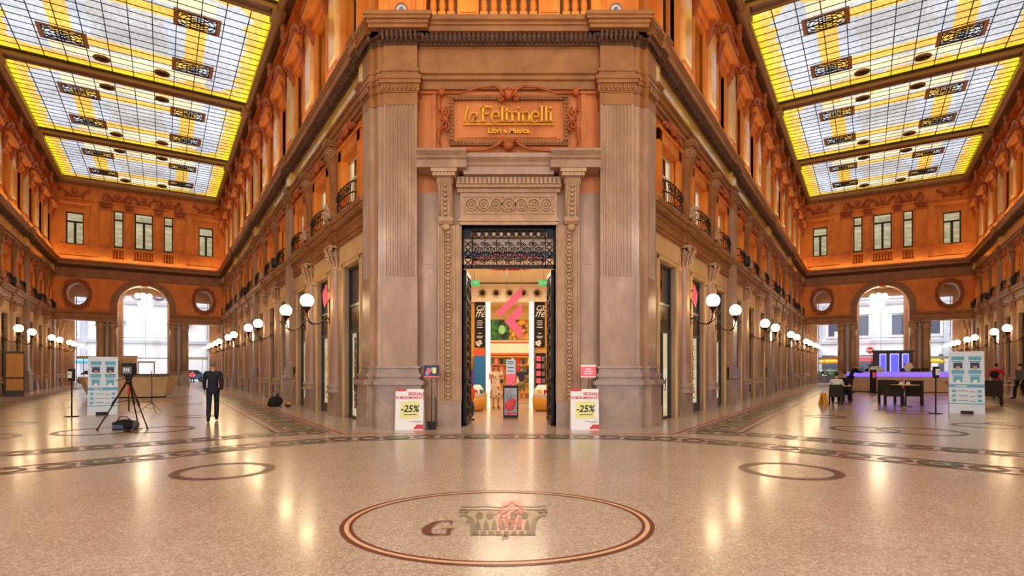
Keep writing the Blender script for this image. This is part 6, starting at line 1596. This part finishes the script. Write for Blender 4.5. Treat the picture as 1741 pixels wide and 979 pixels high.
person('person in navy T-shirt and olive shorts inside the bookshop, seen from behind', P(887,25), pi-.2, REACH, MATS['book_navy'], OLIVE, HAIRG, sleeves='short', legs='short', scale=.99, shoes=WHTC)
person('seated person in white shirt with dark straps at the left cafe table', P(1422,24.3), pi-.5, SIT, WHTC, BLKC, HAIRM, scale=1.03)
person('seated dark-clothed person facing the person in white', P(1436,26.3), -.4, SIT, BLKC, BLKC, HAIRM, scale=1.05)
person('person in black leaning on the left end of the bar counter', P(1446,35.8), -pi/2-.2+pi, LEAN, BLKC, BLKC, HAIRG, scale=1.12)
person('barkeeper in black behind the bar counter near the menu totem', P(1473,38.9), .2, LEAN, BLKC, BLKC, HAIRM, scale=1.1)
person('barkeeper in dark blue standing in front of the violet screens', P(1539,38.9), -.4, STAND, MATS['book_navy'], BLKC, HAIRM, scale=1.1)
def bag(t): mb = MB(); mb.ball((.05,.16,1.22),(.17,.09,.2),12,8); mb.build('backpack', BLKC, t)
person('person in a red jacket with a black shoulder bag in the right arm', P(1694,29), pi-.9, REACH, REDC, DENIM, HAIRM, scale=1.05, extra=bag)
person('person in grey top and black trousers walking at the right edge', P(1734,28), -pi/2, WALK, GREYC, BLKC, HAIRM, scale=1.04)
person('small figure in pink outside the right opening of the left arm', EL.p(4.1,-9.5), EL.a, SIT, PINK, BLKC, HAIRM)
person('person in light clothes outside the left opening of the right arm', ER.p(-4.6,-12), ER.a, STAND, WHTC, DENIM, HAIRM)
# ------------------------------------------------------------------ light
w = bpy.data.worlds.new('sky'); SC.world = w; w.use_nodes = True; nt_ = w.node_tree; bg = nt_.nodes['Background']
bg.inputs[0].default_value = (.86,.92,1.0,1); bg.inputs[1].default_value = 2.7
def area(name, loc, rot, sx, sy, power, col):
    l = bpy.data.lights.new(name, 'AREA'); l.shape = 'RECTANGLE'; l.size = sx; l.size_y = sy; l.energy = power; l.color = col
    o = bpy.data.objects.new(name, l); COL.objects.link(o); o.location = loc; o.rotation_euler = rot; return o
WARM = (1.0,.66,.32); WARM2 = (1.0,.8,.58)
# cornice uplights: long strips lying on the cornice shelf, washing the top storey
for F_, nm in ((BL,'li'),(BR,'ri'),(OUL,'lo'),(OUR,'ro')):
    for k in range(4):
        p = F_.ps(S0+BAY*(k+.5), .2, 10.95); o = area('cornice_uplight', p, (0,0,0), 10.2, .08, 75, WARM2); o.rotation_euler = (pi-.3,0,F_.a)
        for j in range(3): p = F_.ps(S0+BAY*k+PITCH*(j+.5), -.02, 6.49); o = area('ledge_uplight', p, (0,0,0), 1.5, .05, 4, WARM); o.rotation_euler = (pi,0,F_.a)  # ledge strips are added fill that warms the mezzanine window reveals
for F_ in (EL,ER):
    o = area('cornice_uplight', F_.p(0,.42,10.85), (0,0,0), 12, .08, 40, WARM2); o.rotation_euler = (pi-.3,0,F_.a)
    o = area('vestibule_light', F_.p(0,-3.2,9.0), (0,0,F_.a), 8, 3, 220, WARM2)
o = area('cornice_uplight', (X0,14.2,10.97), (pi-.2,0,0), 6.5, .08, 10, WARM2)
# bookshop ceiling lights
area('shop_light', (X0,18.4,4.85), (0,0,0), 2.6, 3.6, 130, (1,.84,.62)); area('shop_light', (X0,25.5,4.9), (0,0,0), 4.5, 5, 260, (1,.84,.62))
# crossing: added fill lights behind the camera, aimed at the corner block
for s in (-1,1):
    o = area('crossing_fill_light', (s*9,-5,9.5), (0,0,0), 3, 2, 470, (1,.88,.74)); d = Vector((0,15,7.0))-Vector(o.location); o.rotation_euler = d.to_track_quat('-Z','Y').to_euler()
cam = bpy.data.cameras.new('camera'); co = bpy.data.objects.new('camera', cam); COL.objects.link(co); SC.camera = co
co.location = (0,0,1.6); co.rotation_euler = (pi/2,0,0); cam.sensor_width = 36; cam.lens = 36*930/1741; cam.shift_y = (626-489.5)/1741; cam.clip_end = 200; cam.clip_start = .05
SC.view_settings.view_transform = 'Standard'; SC.view_settings.look = 'None'; SC.view_settings.gamma = 1; SC.view_settings.use_curve_mapping = False
SC.view_settings.exposure = .3
